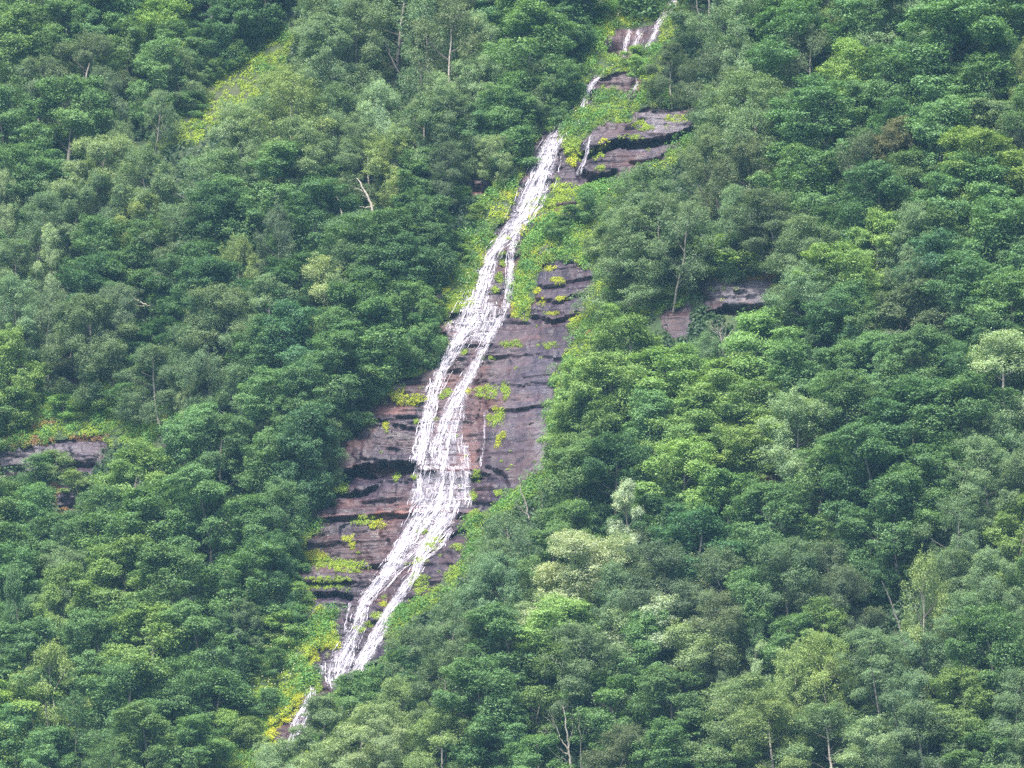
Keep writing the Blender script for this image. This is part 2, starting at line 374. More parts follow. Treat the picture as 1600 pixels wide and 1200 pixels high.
# every separate body of rock is its own sheet
rid = np.full(len(F), -1)
nx1 = 5 * fbm(fx / 16.0, fy / 16.0, 31, 3); ny1 = 4 * fbm(fx / 16.0 + 50, fy / 16.0, 33, 3)
for i, (n_, p) in enumerate(ROCKS): rid[(rid < 0) & in_poly(fx + nx1, fy + ny1, p)] = i
for i, (n_, p) in enumerate(ROCKS):
    m = rid == i
    if not m.any(): continue
    nm = 'rock_face' if i == 0 else 'rock_outcrop'
    me, u = submesh(nm, m, M_ROCK, False)
    set_attr(me, 'stain', 'POINT', blobs(STAIN, PX.reshape(-1)[u], PY.reshape(-1)[u]))
    set_attr(me, 'grey', 'POINT', blobs(GREY, PX.reshape(-1)[u], PY.reshape(-1)[u]))
    link(nm, me, kind='structure')
# fjord below
s = NT('fjord_water'); s.p.inputs['Base Color'].default_value = (0.02, 0.045, 0.05, 1); s.p.inputs['Roughness'].default_value = 0.12
wv = np.array([(-420, -620, 0), (420, -620, 0), (420, -20, 0), (-420, -20, 0)], float)
link('water', new_mesh('water', wv, [[0, 1, 2, 3]], s.m), kind='structure')

# ------------------------------------------------------------------ falling water
M_WATER = NT('white_water'); M_WATER.p.inputs['Base Color'].default_value = (0.60, 0.565, 0.62, 1); M_WATER.p.inputs['Roughness'].default_value = 0.45
# channels: [(x, y, width)], strands, mean width m, mean length px
CH = [
 ([(880,186,14),(871,206,24),(858,235,32),(848,262,40),(838,290,46),(828,318,48),(815,340,44),(800,358,34)],1500,.060,22),
 ([(868,215,12),(852,255,22),(836,300,26),(815,340,22)],420,.10,20),
 ([(808,350,30),(792,368,28),(775,385,24),(763,410,30),(755,440,34),(746,470,44),(735,500,50),(722,525,44),(706,550,30),(690,578,22),(680,605,22),(673,635,22),(667,665,24),(658,695,26),(652,725,22)],2400,.055,22),
 ([(790,365,18),(765,402,18),(755,440,18),(745,475,20),(725,520,18),(697,565,13),(682,600,14),(672,640,14),(660,690,14),(655,720,12)],600,.09,20),
 ([(812,350,16),(806,370,16),(799,392,14),(797,425,12),(795,460,12),(788,490,14),(772,515,14),(755,545,16),(742,570,18),(732,590,24),(718,615,30),(708,640,34),(700,665,44),(692,695,56),(690,725,64)],1900,.050,22),
 ([(806,360,8),(797,420,6),(789,485,8),(765,530,9),(745,568,9),(728,600,12),(700,650,16),(683,700,16)],420,.09,20),
 ([(770,470,20),(768,500,22),(760,520,30),(745,535,40)],260,.045,16),
 ([(735,500,80),(728,522,80)],120,.04,10),
 ([(695,720,76),(695,745,84),(693,775,88),(688,800,80)],520,.036,34),
 ([(662,720,26),(656,760,24),(652,790,30)],260,.05,28),
 ([(725,690,16),(730,740,16),(728,790,14)],130,.045,24),
 ([(690,780,66),(680,800,72),(662,825,62),(645,850,50),(626,872,38),(606,895,30),(588,918,25),(572,938,22),(562,965,24),(558,985,18)],1900,.055,24),
 ([(668,792,26),(650,820,26),(628,850,24),(610,885,18),(588,915,16),(570,945,12)],420,.09,22),
 ([(700,800,36),(680,835,30),(660,865,20),(648,895,18),(632,920,20),(616,945,18),(604,970,22),(588,1000,26),(572,1025,26),(558,1050,20)],1250,.055,22),
 ([(640,905,14),(612,945,12),(585,990,14),(562,1035,12)],300,.085,20),
 ([(560,975,20),(548,1000,22),(538,1020,34),(530,1040,40),(526,1060,34),(524,1078,20)],1150,.055,20),
 ([(555,1045,18),(540,1070,18)],160,.05,16),
 ([(706,826,8),(695,848,7),(680,862,8),(660,876,10),(648,892,14)],220,.045,18),
 ([(549,940,4),(541,965,4),(540,990,4)],40,.04,18),
 ([(505,1035,10),(503,1058,8)],50,.04,14),
 ([(490,1072,10),(486,1090,16),(478,1112,22),(468,1130,24),(462,1150,20),(450,1180,26)],700,.055,18),
 ([(946,114,6),(930,126,7),(921,138,12),(914,155,10),(909,170,8)],220,.050,16),
 ([(1068,-12,26),(1052,5,20),(1038,25,12),(1026,45,10),(1018,65,9),(1008,76,7)],260,.055,16),
 ([(985,44,6),(979,65,9),(975,90,7)],110,.045,18),
 ([(1003,42,12),(997,60,14),(990,78,10)],60,.035,16),
 ([(990,112,8),(996,130,6),(988,145,6)],40,.04,12),
 ([(932,205,4),(920,222,5),(916,245,6),(908,262,9),(903,275,10)],120,.045,18),
 ([(868,335,6),(880,345,5),(890,352,5)],30,.04,10),
 ([(757,640,3),(757,690,3),(750,730,3)],20,.03,20),
]
rng = np.random.default_rng(11)
parts = []; veil = []; vu = []
def drop(x, y):
    """points on the rock under given pixels; where the rock falls back the water leaves it and drops straight"""
    P = hit(x, y); Yl = np.minimum.accumulate(P[..., 1], axis=1); Yl = np.maximum(Yl, P[..., 1] - 1.4)
    return CAM + (P - CAM) * ((Yl - CAM[1]) / (P[..., 1] - CAM[1]))[..., None]
for ci, (ch, n, wm, lm) in enumerate(CH):
    ch = np.array(ch, float); seg = np.hypot(*(np.diff(ch[:, :2], axis=0).T)); cum = np.concatenate([[0], np.cumsum(seg)]); L = cum[-1]
    n = int(n * 1.25)
    S = rng.random(n * 2) * L; ww = np.interp(S, cum, ch[:, 2]); S = S[rng.random(n * 2) < ww / ch[:, 2].max()][:n]
    n = len(S); K = 6
    ln = 0.42 * lm * rng.gamma(1.6, 1 / 1.6, n)
    T = S[:, None] + ln[:, None] * np.linspace(0, 1, K)[None, :]
    valid = T.max(1) < L + 3; T = np.clip(T, 0, L)
    lane = np.clip(rng.normal(0, 0.46, n), -1.15, 1.15)
    lane = lane + 0.12 * np.sin(lane * 17 + 1.3 * ci + S / 60.0)
    cx = np.interp(T, cum, ch[:, 0]); cyy = np.interp(T, cum, ch[:, 1]); wd = np.interp(T, cum, ch[:, 2])
    x = cx + lane[:, None] * wd * 0.5 + 2.6 * fbm(cx / 7.0 + lane[:, None] * 5, cyy / 8.0, 77, 2)
    y = cyy + 0.06 * lane[:, None] * wd + 2.0 * rng.normal(size=(n, 1))
    # water gathers in rills and foams over the steps, and thins between them
    dens = 0.06 + 1.45 * sstep(0.40, 0.82, vnoise(lane * 3.2 + 5 * ci + S / 45.0, y[:, 0] / 34.0, 99)) * (0.45 + 0.9 * vnoise(x[:, 0] / 9.0, y[:, 0] / 5.0, 98))
    ok = (rng.random(n) < np.clip(dens, 0, 1)) & valid
    x, y, lane = x[ok], y[ok], lane[ok]
    for st_ in np.arange(rng.uniform(5, 14), L, rng.uniform(13, 26) if L > 60 else 30):
        mfo = int(np.interp(st_, cum, ch[:, 2]) * 0.7 * rng.uniform(0.2, 1.2)); lf = rng.uniform(-0.72, 0.72, mfo); kk_ = np.linspace(-1, 1, K)[None, :] * rng.uniform(1.0, 2.4, (mfo, 1))
        xf = np.interp(st_, cum, ch[:, 0]) + lf[:, None] * np.interp(st_, cum, ch[:, 2]) * .5 + kk_
        x = np.concatenate([x, xf]); y = np.concatenate([y, np.interp(st_, cum, ch[:, 1]) + 2.2 * fbm(xf / 9.0, xf * 0 + st_, 55, 2) + 0.25 * kk_ + rng.normal(0, .7, (mfo, 1))]); lane = np.concatenate([lane, lf])
    n = len(x)
    if n == 0: continue
    P = drop(x, y); P[:, :, 1] -= 0.06 + 0.12 * rng.random((n, 1))
    half = 0.5 * (0.014 + 0.24 * wm * rng.lognormal(0, 0.55, (n, 1))) * np.sin(np.linspace(0.25, math.pi - 0.15, K))[None, :] * (0.6 + 0.8 * rng.random((n, K)))
    d = unit(np.gradient(P, axis=1)); side = unit(np.cross(d, np.array([0, -1.0, 0.3]) + 0.5 * rng.normal(size=(n, 1, 3))))
    V3 = np.stack([P - side * half[..., None], P + np.array([0, -1.0, 0.3]) * half[..., None] * 0.7, P + side * half[..., None]], 2).reshape(-1, 3)
    i = (np.arange(n)[:, None, None] * K + np.arange(K - 1)[None, :, None]) * 3; q = np.array([0, 1])[None, None, :]
    parts.append((V3, np.stack([i + q, i + q + 1, i + q + 4, i + q + 3], -1).reshape(-1, 4)))
    m = int(n * 1.2); k = rng.integers(0, n, m); kk = rng.integers(0, K, m)
    c = P[k, kk] + rng.normal(size=(m, 3)) * np.array([0.13, 0.06, 0.12]) + np.array([0, -0.05, 0]); nn = unit(rng.normal(size=(m, 3)) * 0.6 + np.array([0, -1, 0.5]))
    parts.append(leaf_quads(c, nn, 0.025 + 0.045 * rng.random(m) ** 2, rng))
    # the thin sheet of water under the strands
    nl_ = max(int(L / 4), 3); nc = 9; tt = np.linspace(0, L, nl_); lv = np.linspace(-1.12, 1.12, nc)
    gx_ = np.interp(tt, cum, ch[:, 0])[None, :] + lv[:, None] * np.interp(tt, cum, ch[:, 2])[None, :] * 0.5; gy_ = np.interp(tt, cum, ch[:, 1])[None, :] + 0 * lv[:, None]
    G = drop(gx_ + 1.5 * fbm(gx_ / 6, gy_ / 6, 78, 2), gy_); G[..., 1] -= 0.035 + 0.004 * (ci % 5)
    e = np.arange(nc * nl_).reshape(nc, nl_)
    veil.append((G.reshape(-1, 3), np.stack([e[:-1, :-1], e[1:, :-1], e[1:, 1:], e[:-1, 1:]], -1).reshape(-1, 4)))
    edge = (1 - np.abs(lv / 1.12) ** 2)[:, None] * np.minimum(1, np.minimum(tt, L - tt) / 8 + 0.15)[None, :]; vu.append(edge.reshape(-1))
vw, fw = merge(parts); v2, f2 = merge(veil)
s = NT('water_sheet'); geo = s.n('ShaderNodeNewGeometry').outputs['Position']
s.p.inputs['Base Color'].default_value = (0.52, 0.485, 0.55, 1); s.p.inputs['Roughness'].default_value = 0.35
st = s.noise(1.0, geo, 6, 0.7, (5.0, 1.0, 1.3)); fi = s.noise(9.0, geo, 3, 0.7)
al = s.math('MULTIPLY', s.math('MULTIPLY', s.attr('edge').outputs['Fac'], s.ramp(st, [(0.38, 0.04), (0.64, 0.80)])), s.ramp(fi, [(0.35, 0.35), (0.6, 1.0)]))
s.l(al, s.p.inputs['Alpha'])
nv = len(vw); me = new_mesh('waterfall', np.concatenate([vw, v2]), np.concatenate([fw, f2 + nv]), M_WATER.m)
me.materials.append(s.m); me.polygons.foreach_set('material_index', np.concatenate([np.zeros(len(fw), np.int32), np.ones(len(f2), np.int32)]))
set_attr(me, 'edge', 'POINT', np.concatenate([np.ones(nv), np.concatenate(vu)]))
link('waterfall', me, kind='structure')

# ------------------------------------------------------------------ ground plants
def clumps(cent, nrm, rad, nleaf, leaf, rng, flat=0.6):
    """low leafy cushions: leaves over the outer half of an ellipsoid on the slope"""
    n = len(cent); c = np.repeat(cent, nleaf, 0); N = np.repeat(nrm, nleaf, 0); r = np.repeat(rad, nleaf)
    d = unit(rng.normal(size=(n * nleaf, 3))); dd = (d * N).sum(1); d = np.where((dd < 0)[:, None], d - 2 * dd[:, None] * N, d)
    h = (d * N).sum(1, keepdims=True) * N; q = (d - h) + h * flat
    q = q * (0.55 + 0.45 * rng.random((n * nleaf, 1)) ** 0.6)
    pos = c + q * r[:, None]
    nn = unit(d * 0.7 + np.array([0, -0.25, 0.55]) + 0.55 * rng.normal(size=d.shape))
    v, f = leaf_quads(pos, nn, leaf * (0.65 + 0.7 * rng.random(n * nleaf)), rng, 0.7)
    cl = np.clip(0.5 + 0.55 * fbm(cent[:, 0] / 1.6, cent[:, 2] / 1.2, 301, 3) + rng.normal(0, 0.13, n), 0, 1); tone = np.repeat(cl, nleaf) * 0.55 + 0.45 * np.clip(rng.normal(0.5, 0.25, n * nleaf), 0, 1)
    return v, f, tone
def slope_normal(n): return np.tile(unit(np.array([[-0.3, -0.8, 0.62]])), (n, 1))
def plants(name, px, py, rad, nleaf, leaf, mat, flat=0.6, lift=0.0):
    P = hit(px, py); P[:, 1] -= lift
    v, f, t = clumps(P, slope_normal(len(P)), rad, nleaf, leaf, rng, flat)
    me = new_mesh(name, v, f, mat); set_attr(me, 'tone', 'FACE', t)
    return link(name, me, kind='stuff')
HERB = [[(770,290),(812,285),(795,340),(762,370),(748,400),(728,450),(700,492),(682,525),(655,565),(620,600),(590,630),(555,645),(535,650),(590,590),(640,540),(640,470),(650,415),(720,390),(735,330)],
 [(830,180),(900,100),(920,50),(950,-30),(1090,-30),(1060,60),(1030,120),(1010,180),(960,195),(900,225),(860,230),(820,265),(790,300),(700,300),(690,260),(800,240)],
 [(850,330),(900,290),(965,290),(975,400),(940,430),(900,415),(840,420),(825,500),(803,500),(805,420),(812,370)],
 [(885,515),(930,450),(1000,390),(1110,385),(1250,400),(1230,440),(1100,440),(1060,480),(990,505),(920,540)],
 [(300,1210),(330,1130),(380,1020),(400,960),(460,930),(540,955),(525,1000),(490,1045),(470,1085),(455,1110),(415,1135),(420,1210)],
 [(220,240),(320,105),(400,40),(480,50),(430,130),(400,165),(310,225)],
 [(-40,640),(60,620),(200,620),(300,650),(280,700),(170,700),(100,690),(-40,720)],[(930,-20),(1000,-20),(1040,90),(930,100)],
 [(470,825),(500,820),(490,870),(470,900),(468,990),(440,990),(440,850)]]
def scatter(n, x0=-60, x1=1660, y0=-60, y1=1260): return rng.uniform(x0, x1, n), rng.uniform(y0, y1, n)
x, y = scatter(130000); rm = rock_mask(x, y); he = np.zeros(len(x), bool)
for p in HERB: he |= in_poly(x, y, p)
dm = np.minimum(seg_dist(x, y, MAIN), 1e9)
he |= dm < 26
g = he & ~rm; x1, y1 = x[g], y[g]; dn = fbm(x1 / 30, y1 / 30, 13, 3)
k = rng.random(len(x1)) < 0.62; x1, y1, dn = x1[k], y1[k], dn[k]
yel = (fbm(x1 / 22.0 + 9, y1 / 14.0, 19, 3) > 0.10) | (in_poly(x1, y1, HERB[5]) & (rng.random(len(x1)) < 0.75)) | (in_poly(x1, y1, HERB[4]) & (rng.random(len(x1)) < 0.3))
n1 = (~yel).sum(); plants('herbs', x1[~yel], y1[~yel], rng.uniform(0.12, 0.40, n1), 56, 0.082, M_HERB, 0.9)
tl = rng.random(n1) < 0.22; plants('herbs', x1[~yel][tl], y1[~yel][tl] - 4, rng.uniform(0.3, 0.8, tl.sum()), 110, 0.11, M_TALL, 0.9)
n2 = yel.sum(); plants('grass', x1[yel], y1[yel], rng.uniform(0.14, 0.30, n2), 46, 0.08, M_MOSS, 0.8)
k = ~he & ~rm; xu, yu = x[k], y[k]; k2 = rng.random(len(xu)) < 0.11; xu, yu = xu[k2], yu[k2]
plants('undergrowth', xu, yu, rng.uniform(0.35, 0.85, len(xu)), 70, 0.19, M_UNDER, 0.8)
MOSS = [(515,985,10,12,1),(508,1005,8,10,1),(492,1025,9,12,1),(480,1045,10,8,1),(468,1062,8,10,0),(462,1095,10,10,1),(446,1120,10,8,1),(425,1150,8,14,1),(418,1170,8,14,0),(690,535,12,6,1),(668,556,10,5,0),(702,480,8,8,1),(735,470,8,10,0),(740,440,8,10,0),(752,405,8,12,1),(768,375,8,10,0),(790,335,8,8,1),(845,340,20,6,1),(815,360,8,10,1),(825,425,10,10,1),(790,612,5,14,0),(783,650,4,12,0),(778,690,3,10,1),(768,560,6,3,0),(730,612,4,3,1),(780,770,8,4,0),(540,880,30,5,0),(490,868,20,8,1),(515,905,36,4,0),(600,945,6,4,1),(640,965,10,8,0),(665,925,16,6,0),(720,432,28,9,1),(692,438,22,8,1),(697,448,8,14,1),(735,273,26,6,1),(778,272,26,8,1),(800,300,10,14,1),(630,582,22,5,1),(642,624,30,8,1),(612,615,22,6,1),(840,402,22,8,1),
 (835,385,20,6,0),(845,320,24,12,0),(870,330,20,8,0),(800,538,18,5,0),(822,480,10,22,0),(812,440,10,26,0),(806,480,6,20,1),(880,468,10,5,1),(870,438,12,5,1),(760,612,16,12,0),(771,655,11,9,0),(745,745,6,12,0),(740,775,5,8,0),
 (570,812,24,7,0),(590,820,12,6,1),(550,848,5,9,1),(540,842,5,3,1),(500,880,38,9,0),(548,889,28,6,0),(500,916,42,5,0),(478,942,14,12,0),(500,955,10,8,1),(625,965,14,16,1),(655,907,18,9,0),(682,842,12,10,0),
 (672,855,14,5,0),(655,875,12,6,0),(650,950,14,8,0),(522,1000,8,12,0),(500,1000,14,8,1),(486,1020,10,12,1),(478,1035,12,10,1),(458,1085,16,12,1),(450,1110,20,8,1),(428,1130,12,10,1),(420,1160,10,20,1),(415,1180,12,12,0),
 (588,962,10,5,0),(575,975,8,5,0),(562,984,9,5,0),(965,32,24,10,0),(985,30,18,8,1),(950,45,12,10,0),(880,310,10,8,0),(930,240,14,9,0),(897,235,14,18,0),(895,250,8,10,1),(945,225,8,8,1),(700,613,7,5,0),(790,610,6,5,0),(775,640,4,4,1),
 (785,680,4,4,1),(752,560,4,4,0),(860,540,10,4,0),(905,500,12,6,1),(848,470,5,4,1),(840,455,6,4,1),(865,490,10,3,1),(725,550,5,4,0),(650,745,6,4,0),(620,745,4,9,0),(536,765,5,8,0),(603,665,4,6,1),(563,660,20,4,0),(650,660,4,3,0),
 (790,370,8,5,0),(786,405,5,12,0),(780,435,5,10,0),(775,455,6,7,0),(850,420,18,5,1),(905,395,14,8,0),(900,370,16,10,0),(690,620,3,3,0),(985,215,18,4,0),(1010,200,12,3,0),(1060,185,20,5,0),(940,262,8,4,0),(1000,285,22,6,0),
 (985,165,14,10,0),(1000,195,12,8,0),(742,810,12,12,0),(735,820,10,8,0),(715,855,10,4,0),(660,830,10,4,0),(500,975,20,8,0),(470,1060,10,8,0),(520,1010,14,5,1),(710,470,16,12,0),(700,500,10,6,0),(655,575,14,8,0),(675,570,6,4,0)]
for flag, nm, mt in ((0, 'moss', M_MOSS), (1, 'yellow_moss', M_MOSSY)):
    xs = []; ys = []
    for cx, cy_, rx, ry, fl in MOSS:
        if fl != flag: continue
        n = int(8 + rx * ry * 0.26); a = rng.random(n) * 6.283; r = np.sqrt(rng.random(n)) * (0.75 + 0.5 * rng.random(n)); xs.append(cx + rx * r * np.cos(a)); ys.append(cy_ + ry * r * np.sin(a))
    if flag == 0:   # small tufts that follow the bedding on the bare rock
        x, y = scatter(9000, 400, 1200, 0, 1200); m = rock_mask(x, y) & (fbm(x / 40.0, y / 5.0, 23, 3) > 0.42) & (fbm(x / 60.0, y / 60.0, 24, 2) > -0.2)
        xs.append(x[m][:420]); ys.append(y[m][:420])
    xs = np.concatenate(xs); ys = np.concatenate(ys)
    plants(nm, xs, ys, rng.uniform(0.09, 0.24, len(xs)), 40, 0.062, mt, 0.7)
HEATH = [(1060,455,20,12),(1030,400,30,10),(1150,434,60,5),(1195,432,30,5),(985,470,18,10),(1170,325,8,14),(30,690,60,8),(140,684,30,6),(60,660,30,10),(230,655,18,8),(910,520,16,5),(1020,465,30,6),(40,640,25,6),(85,770,8,20),(1075,425,20,8),(100,802,14,6)]
xs = []; ys = []
for cx, cy_, rx, ry in HEATH:
    n = int(8 + rx * ry * 0.10); a = rng.random(n) * 6.283; r = np.sqrt(rng.random(n)); xs.append(cx + rx * r * np.cos(a)); ys.append(cy_ + ry * r * np.sin(a))
xs = np.concatenate(xs); ys = np.concatenate(ys); plants('heather', xs, ys, rng.uniform(0.15, 0.32, len(xs)), 40, 0.085, M_HEATH, 0.8, 0.05)
# pale flower heads in the tall herbs
fl = []
for cx, cy_, rx, ry, n in ((430,1020,50,60,80),(690,470,50,50,40),(970,30,40,30,40),(740,380,40,50,30),(930,330,35,25,30),(780,300,30,30,25),(880,190,30,30,30),(400,1100,40,40,40),(950,125,30,12,30),(440,940,30,20,20)):
    fl.append(np.stack([rng.normal(cx, rx * .6, n), rng.normal(cy_, ry * .6, n)], 1))
fl = np.concatenate(fl); P = hit(fl[:, 0], fl[:, 1]); m = ~rock_mask(fl[:, 0], fl[:, 1]); P = P[m] + np.array([-0.12, -0.35, 0.27])
v, f, t = clumps(P, slope_normal(len(P)), np.full(len(P), 0.04), 6, 0.05, rng, 0.6)
me = new_mesh('flower_heads', v, f, M_FLOWER); set_attr(me, 'tone', 'FACE', t); link('white_flowers', me, kind='stuff')

# ------------------------------------------------------------------ trees
def crown_profile(kind, u):
    if kind == 'A': return 0.30 + 0.70 * np.sin(np.pi * np.clip(u * 0.86 + 0.10, 0, 1)) ** 0.7
    if kind == 'B': return 0.25 + 0.75 * np.sin(np.pi * np.clip(u * 0.80 + 0.16, 0, 1)) ** 0.8
    if kind == 'W': return 0.35 + 0.65 * np.sin(np.pi * np.clip(u * 0.74 + 0.18, 0, 1)) ** 0.6
    if kind == 'N': return 0.20 + 0.80 * np.sin(np.pi * np.clip(u * 0.82 + 0.12, 0, 1)) ** 0.9
    if kind == 'S': return 0.22 + 0.78 * (1 - u) ** 0.75 * np.clip(u * 5 + 0.4, 0, 1)
    return 0.4 + 0.6 * np.sin(np.pi * np.clip(u * 0.7 + 0.25, 0, 1))
SPEC = {  # crown base, lobes, lobe radius, pads per lobe, pad radius, flatness, leaves per pad, leaf, up-bias
 'A': (0.02, 16, 1.15, 22, 0.42, 0.72, 150, 0.118, 0.62),
 'B': (0.02, 18, 0.98, 22, 0.36, 0.90, 135, 0.094, 0.40),
 'W': (0.02, 18, 1.05, 27, 0.38, 1.00, 140, 0.096, 0.45),
 'N': (0.28, 14, 0.85, 17, 0.38, 0.80, 85, 0.112, 0.45),
 'S': (0.08, 11, 1.05, 20, 0.38, 0.90, 110, 0.118, 0.45),
 'F': (0.0, 8, 1.45, 22, 0.60, 0.90, 60, 0.21, 0.50)}
def make_tree(kind, seed):
    """unit tree: about 8 m tall, 6 m wide; returns crown, trunk and limb meshes"""
    rng = np.random.default_rng(seed); H, R = 8.0, 3.0
    cb, nl, lr, npad, pr, flat, nleaf, leaf, up = SPEC[kind]
    tp = [np.array([0.0, 0.0, -0.5])]; dirn = rng.normal(0, 0.12, 2)
    for i in range(9):
        dirn = dirn * 0.8 + rng.normal(0, 0.07, 2); tp.append(tp[-1] + np.array([dirn[0], dirn[1], 1.0]) * (H * 0.93 + 0.5) / 9)
    tp = np.array(tp); tz = tp[:, 2]
    r0 = {'N': 0.10, 'B': 0.09, 'W': 0.11}.get(kind, 0.13)
    trunk = tube(tp, r0 * (1 - 0.85 * np.linspace(0, 1, 10)) + 0.012, 7)
    limbs = []; LC = []; LR = []
    for i in range(nl):
        u = (i + 0.5 + rng.uniform(-.35, .35)) / nl
        az = i * 2.399963 + rng.normal(0, 0.5); rad = lr * rng.uniform(0.55, 1.35) * (1 if kind != 'S' else 1.15 - 0.6 * u)
        r = max(R * crown_profile(kind, u) * rng.uniform(0.78, 1.08) - rad * 0.75, 0.05)
        z = H * (cb + (1 - cb) * u) - rad * 0.35; z = min(z, H - rad * 0.75)
        c = np.array([np.interp(z, tz, tp[:, 0]) + r * math.cos(az), np.interp(z, tz, tp[:, 1]) + r * math.sin(az), z])
        LC.append(c); LR.append(rad)
        zs = max(z - 0.45 * r - 0.5, H * cb * 0.6); s0 = np.array([np.interp(zs, tz, tp[:, 0]), np.interp(zs, tz, tp[:, 1]), zs])
        m = (s0 + c) / 2 + rng.normal(0, 0.15, 3); limbs.append(tube(np.array([s0, m, c]), [0.06, 0.04, 0.02], 4))
    LC.append(np.array([tp[-1][0], tp[-1][1], H - lr * 0.8])); LR.append(lr * 0.85)
    LC = np.array(LC); LR = np.array(LR)
    C_, PR, PT = [], [], []
    for i in range(len(LC)):
        lt = rng.normal(0.5, 0.10)
        for j in range(npad):
            d = unit(rng.normal(size=3) + np.array([0, 0, 0.35])); a = LC[i] + d * LR[i] * np.array([1, 1, 0.85]) * rng.uniform(0.58, 1.22)
            ins = (np.linalg.norm((a - LC), axis=1) < LR * 0.68).sum() - 0
            if ins > 0 and rng.random() < 0.7: continue
            if kind == 'N' and rng.random() < 0.2: continue
            C_.append(a); PR.append(pr * rng.lognormal(-0.08, 0.32)); PT.append(lt + rng.normal(0, 0.12))
            if rng.random() < 0.25: limbs.append(tube(np.array([LC[i], (LC[i] + a) / 2 + rng.normal(0, .06, 3), a]), [0.022, 0.015, 0.008], 3))
            if (kind == 'W' and rng.random() < 0.3 and d[2] > 0.2) or (kind in 'BN' and d[2] > 0.5 and rng.random() < 0.15):
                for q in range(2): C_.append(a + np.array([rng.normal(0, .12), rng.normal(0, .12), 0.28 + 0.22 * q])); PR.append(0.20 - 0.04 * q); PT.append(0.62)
    C_ = np.array(C_); PR = np.array(PR); PT = np.array(PT)
    cnt = np.maximum((nleaf * (PR / pr) ** 1.8).astype(int), 10)
    c = np.repeat(C_, cnt, 0); r = np.repeat(PR, cnt); pt = np.repeat(PT, cnt); N = len(c)
    d = unit(rng.normal(size=(N, 3))); low = (d[:, 2] < -0.1) & (rng.random(N) < 0.5); d[low, 2] *= -1
    lump = 1 + 0.35 * np.sin(d[:, 0] * 5 + pt * 40) * np.sin(d[:, 1] * 5 + pt * 77)
    pos = c + d * np.array([1, 1, flat]) * (r * rng.random(N) ** 0.45 * lump)[:, None]
    # thin fill of leaves through the lobes so that the crown has depth
    nf = int(N * 0.35); li = rng.integers(0, len(LC), nf); dd = unit(rng.normal(size=(nf, 3)))
    pf = LC[li] + dd * (LR[li] * rng.random(nf) ** 0.4 * 0.9)[:, None]
    pos = np.concatenate([pos, pf]); d = np.concatenate([d, dd]); c = np.concatenate([c, LC[li]]); pt = np.concatenate([pt, np.full(nf, .5)]); N += nf
    out = unit(c - np.array([0, 0, H * 0.45]))
    nn = unit(d * 0.55 + out * 0.3 + np.array([0, 0, up]) + 0.5 * rng.normal(size=(N, 3)))
    v, f = leaf_quads(pos, nn, leaf * rng.uniform(0.6, 1.35, N), rng, 0.66 if kind in 'AF' else 0.55)
    tone = np.clip(0.5 * pt + 0.5 * rng.normal(0.5, 0.2, N), 0, 1)
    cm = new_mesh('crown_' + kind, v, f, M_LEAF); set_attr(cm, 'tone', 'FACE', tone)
    tm = new_mesh('trunk_' + kind, *trunk, M_BIRCH if kind in 'BN' else M_BARK, True)
    lm = new_mesh('limbs_' + kind, *merge(limbs), M_LIMB, True)
    return cm, tm, lm
PROTO = {k: [make_tree(k, 100 * ord(k) + i) for i in range(n)] for k, n in (('A', 9), ('B', 7), ('W', 4), ('N', 4), ('S', 3), ('F', 3))}

TINT = {'d': ((0.044, 0.096, 0.040), 'deep green'), 'g': ((0.070, 0.136, 0.054), 'mid-green'), 'l': ((0.112, 0.190, 0.062), 'bright green'),
        'b': ((0.086, 0.140, 0.074), 'grey-green'), 'o': ((0.068, 0.102, 0.058), 'dull olive'), 'y': ((0.118, 0.172, 0.066), 'yellow-green'),
        'p': ((0.158, 0.228, 0.128), 'pale sage'), 's': ((0.200, 0.265, 0.190), 'silvery'), 't': ((0.044, 0.105, 0.056), 'bluish green'), 'r': ((0.075, 0.030, 0.022), 'rust-red'), 'w': ((0.075, 0.085, 0.040), 'brownish')}
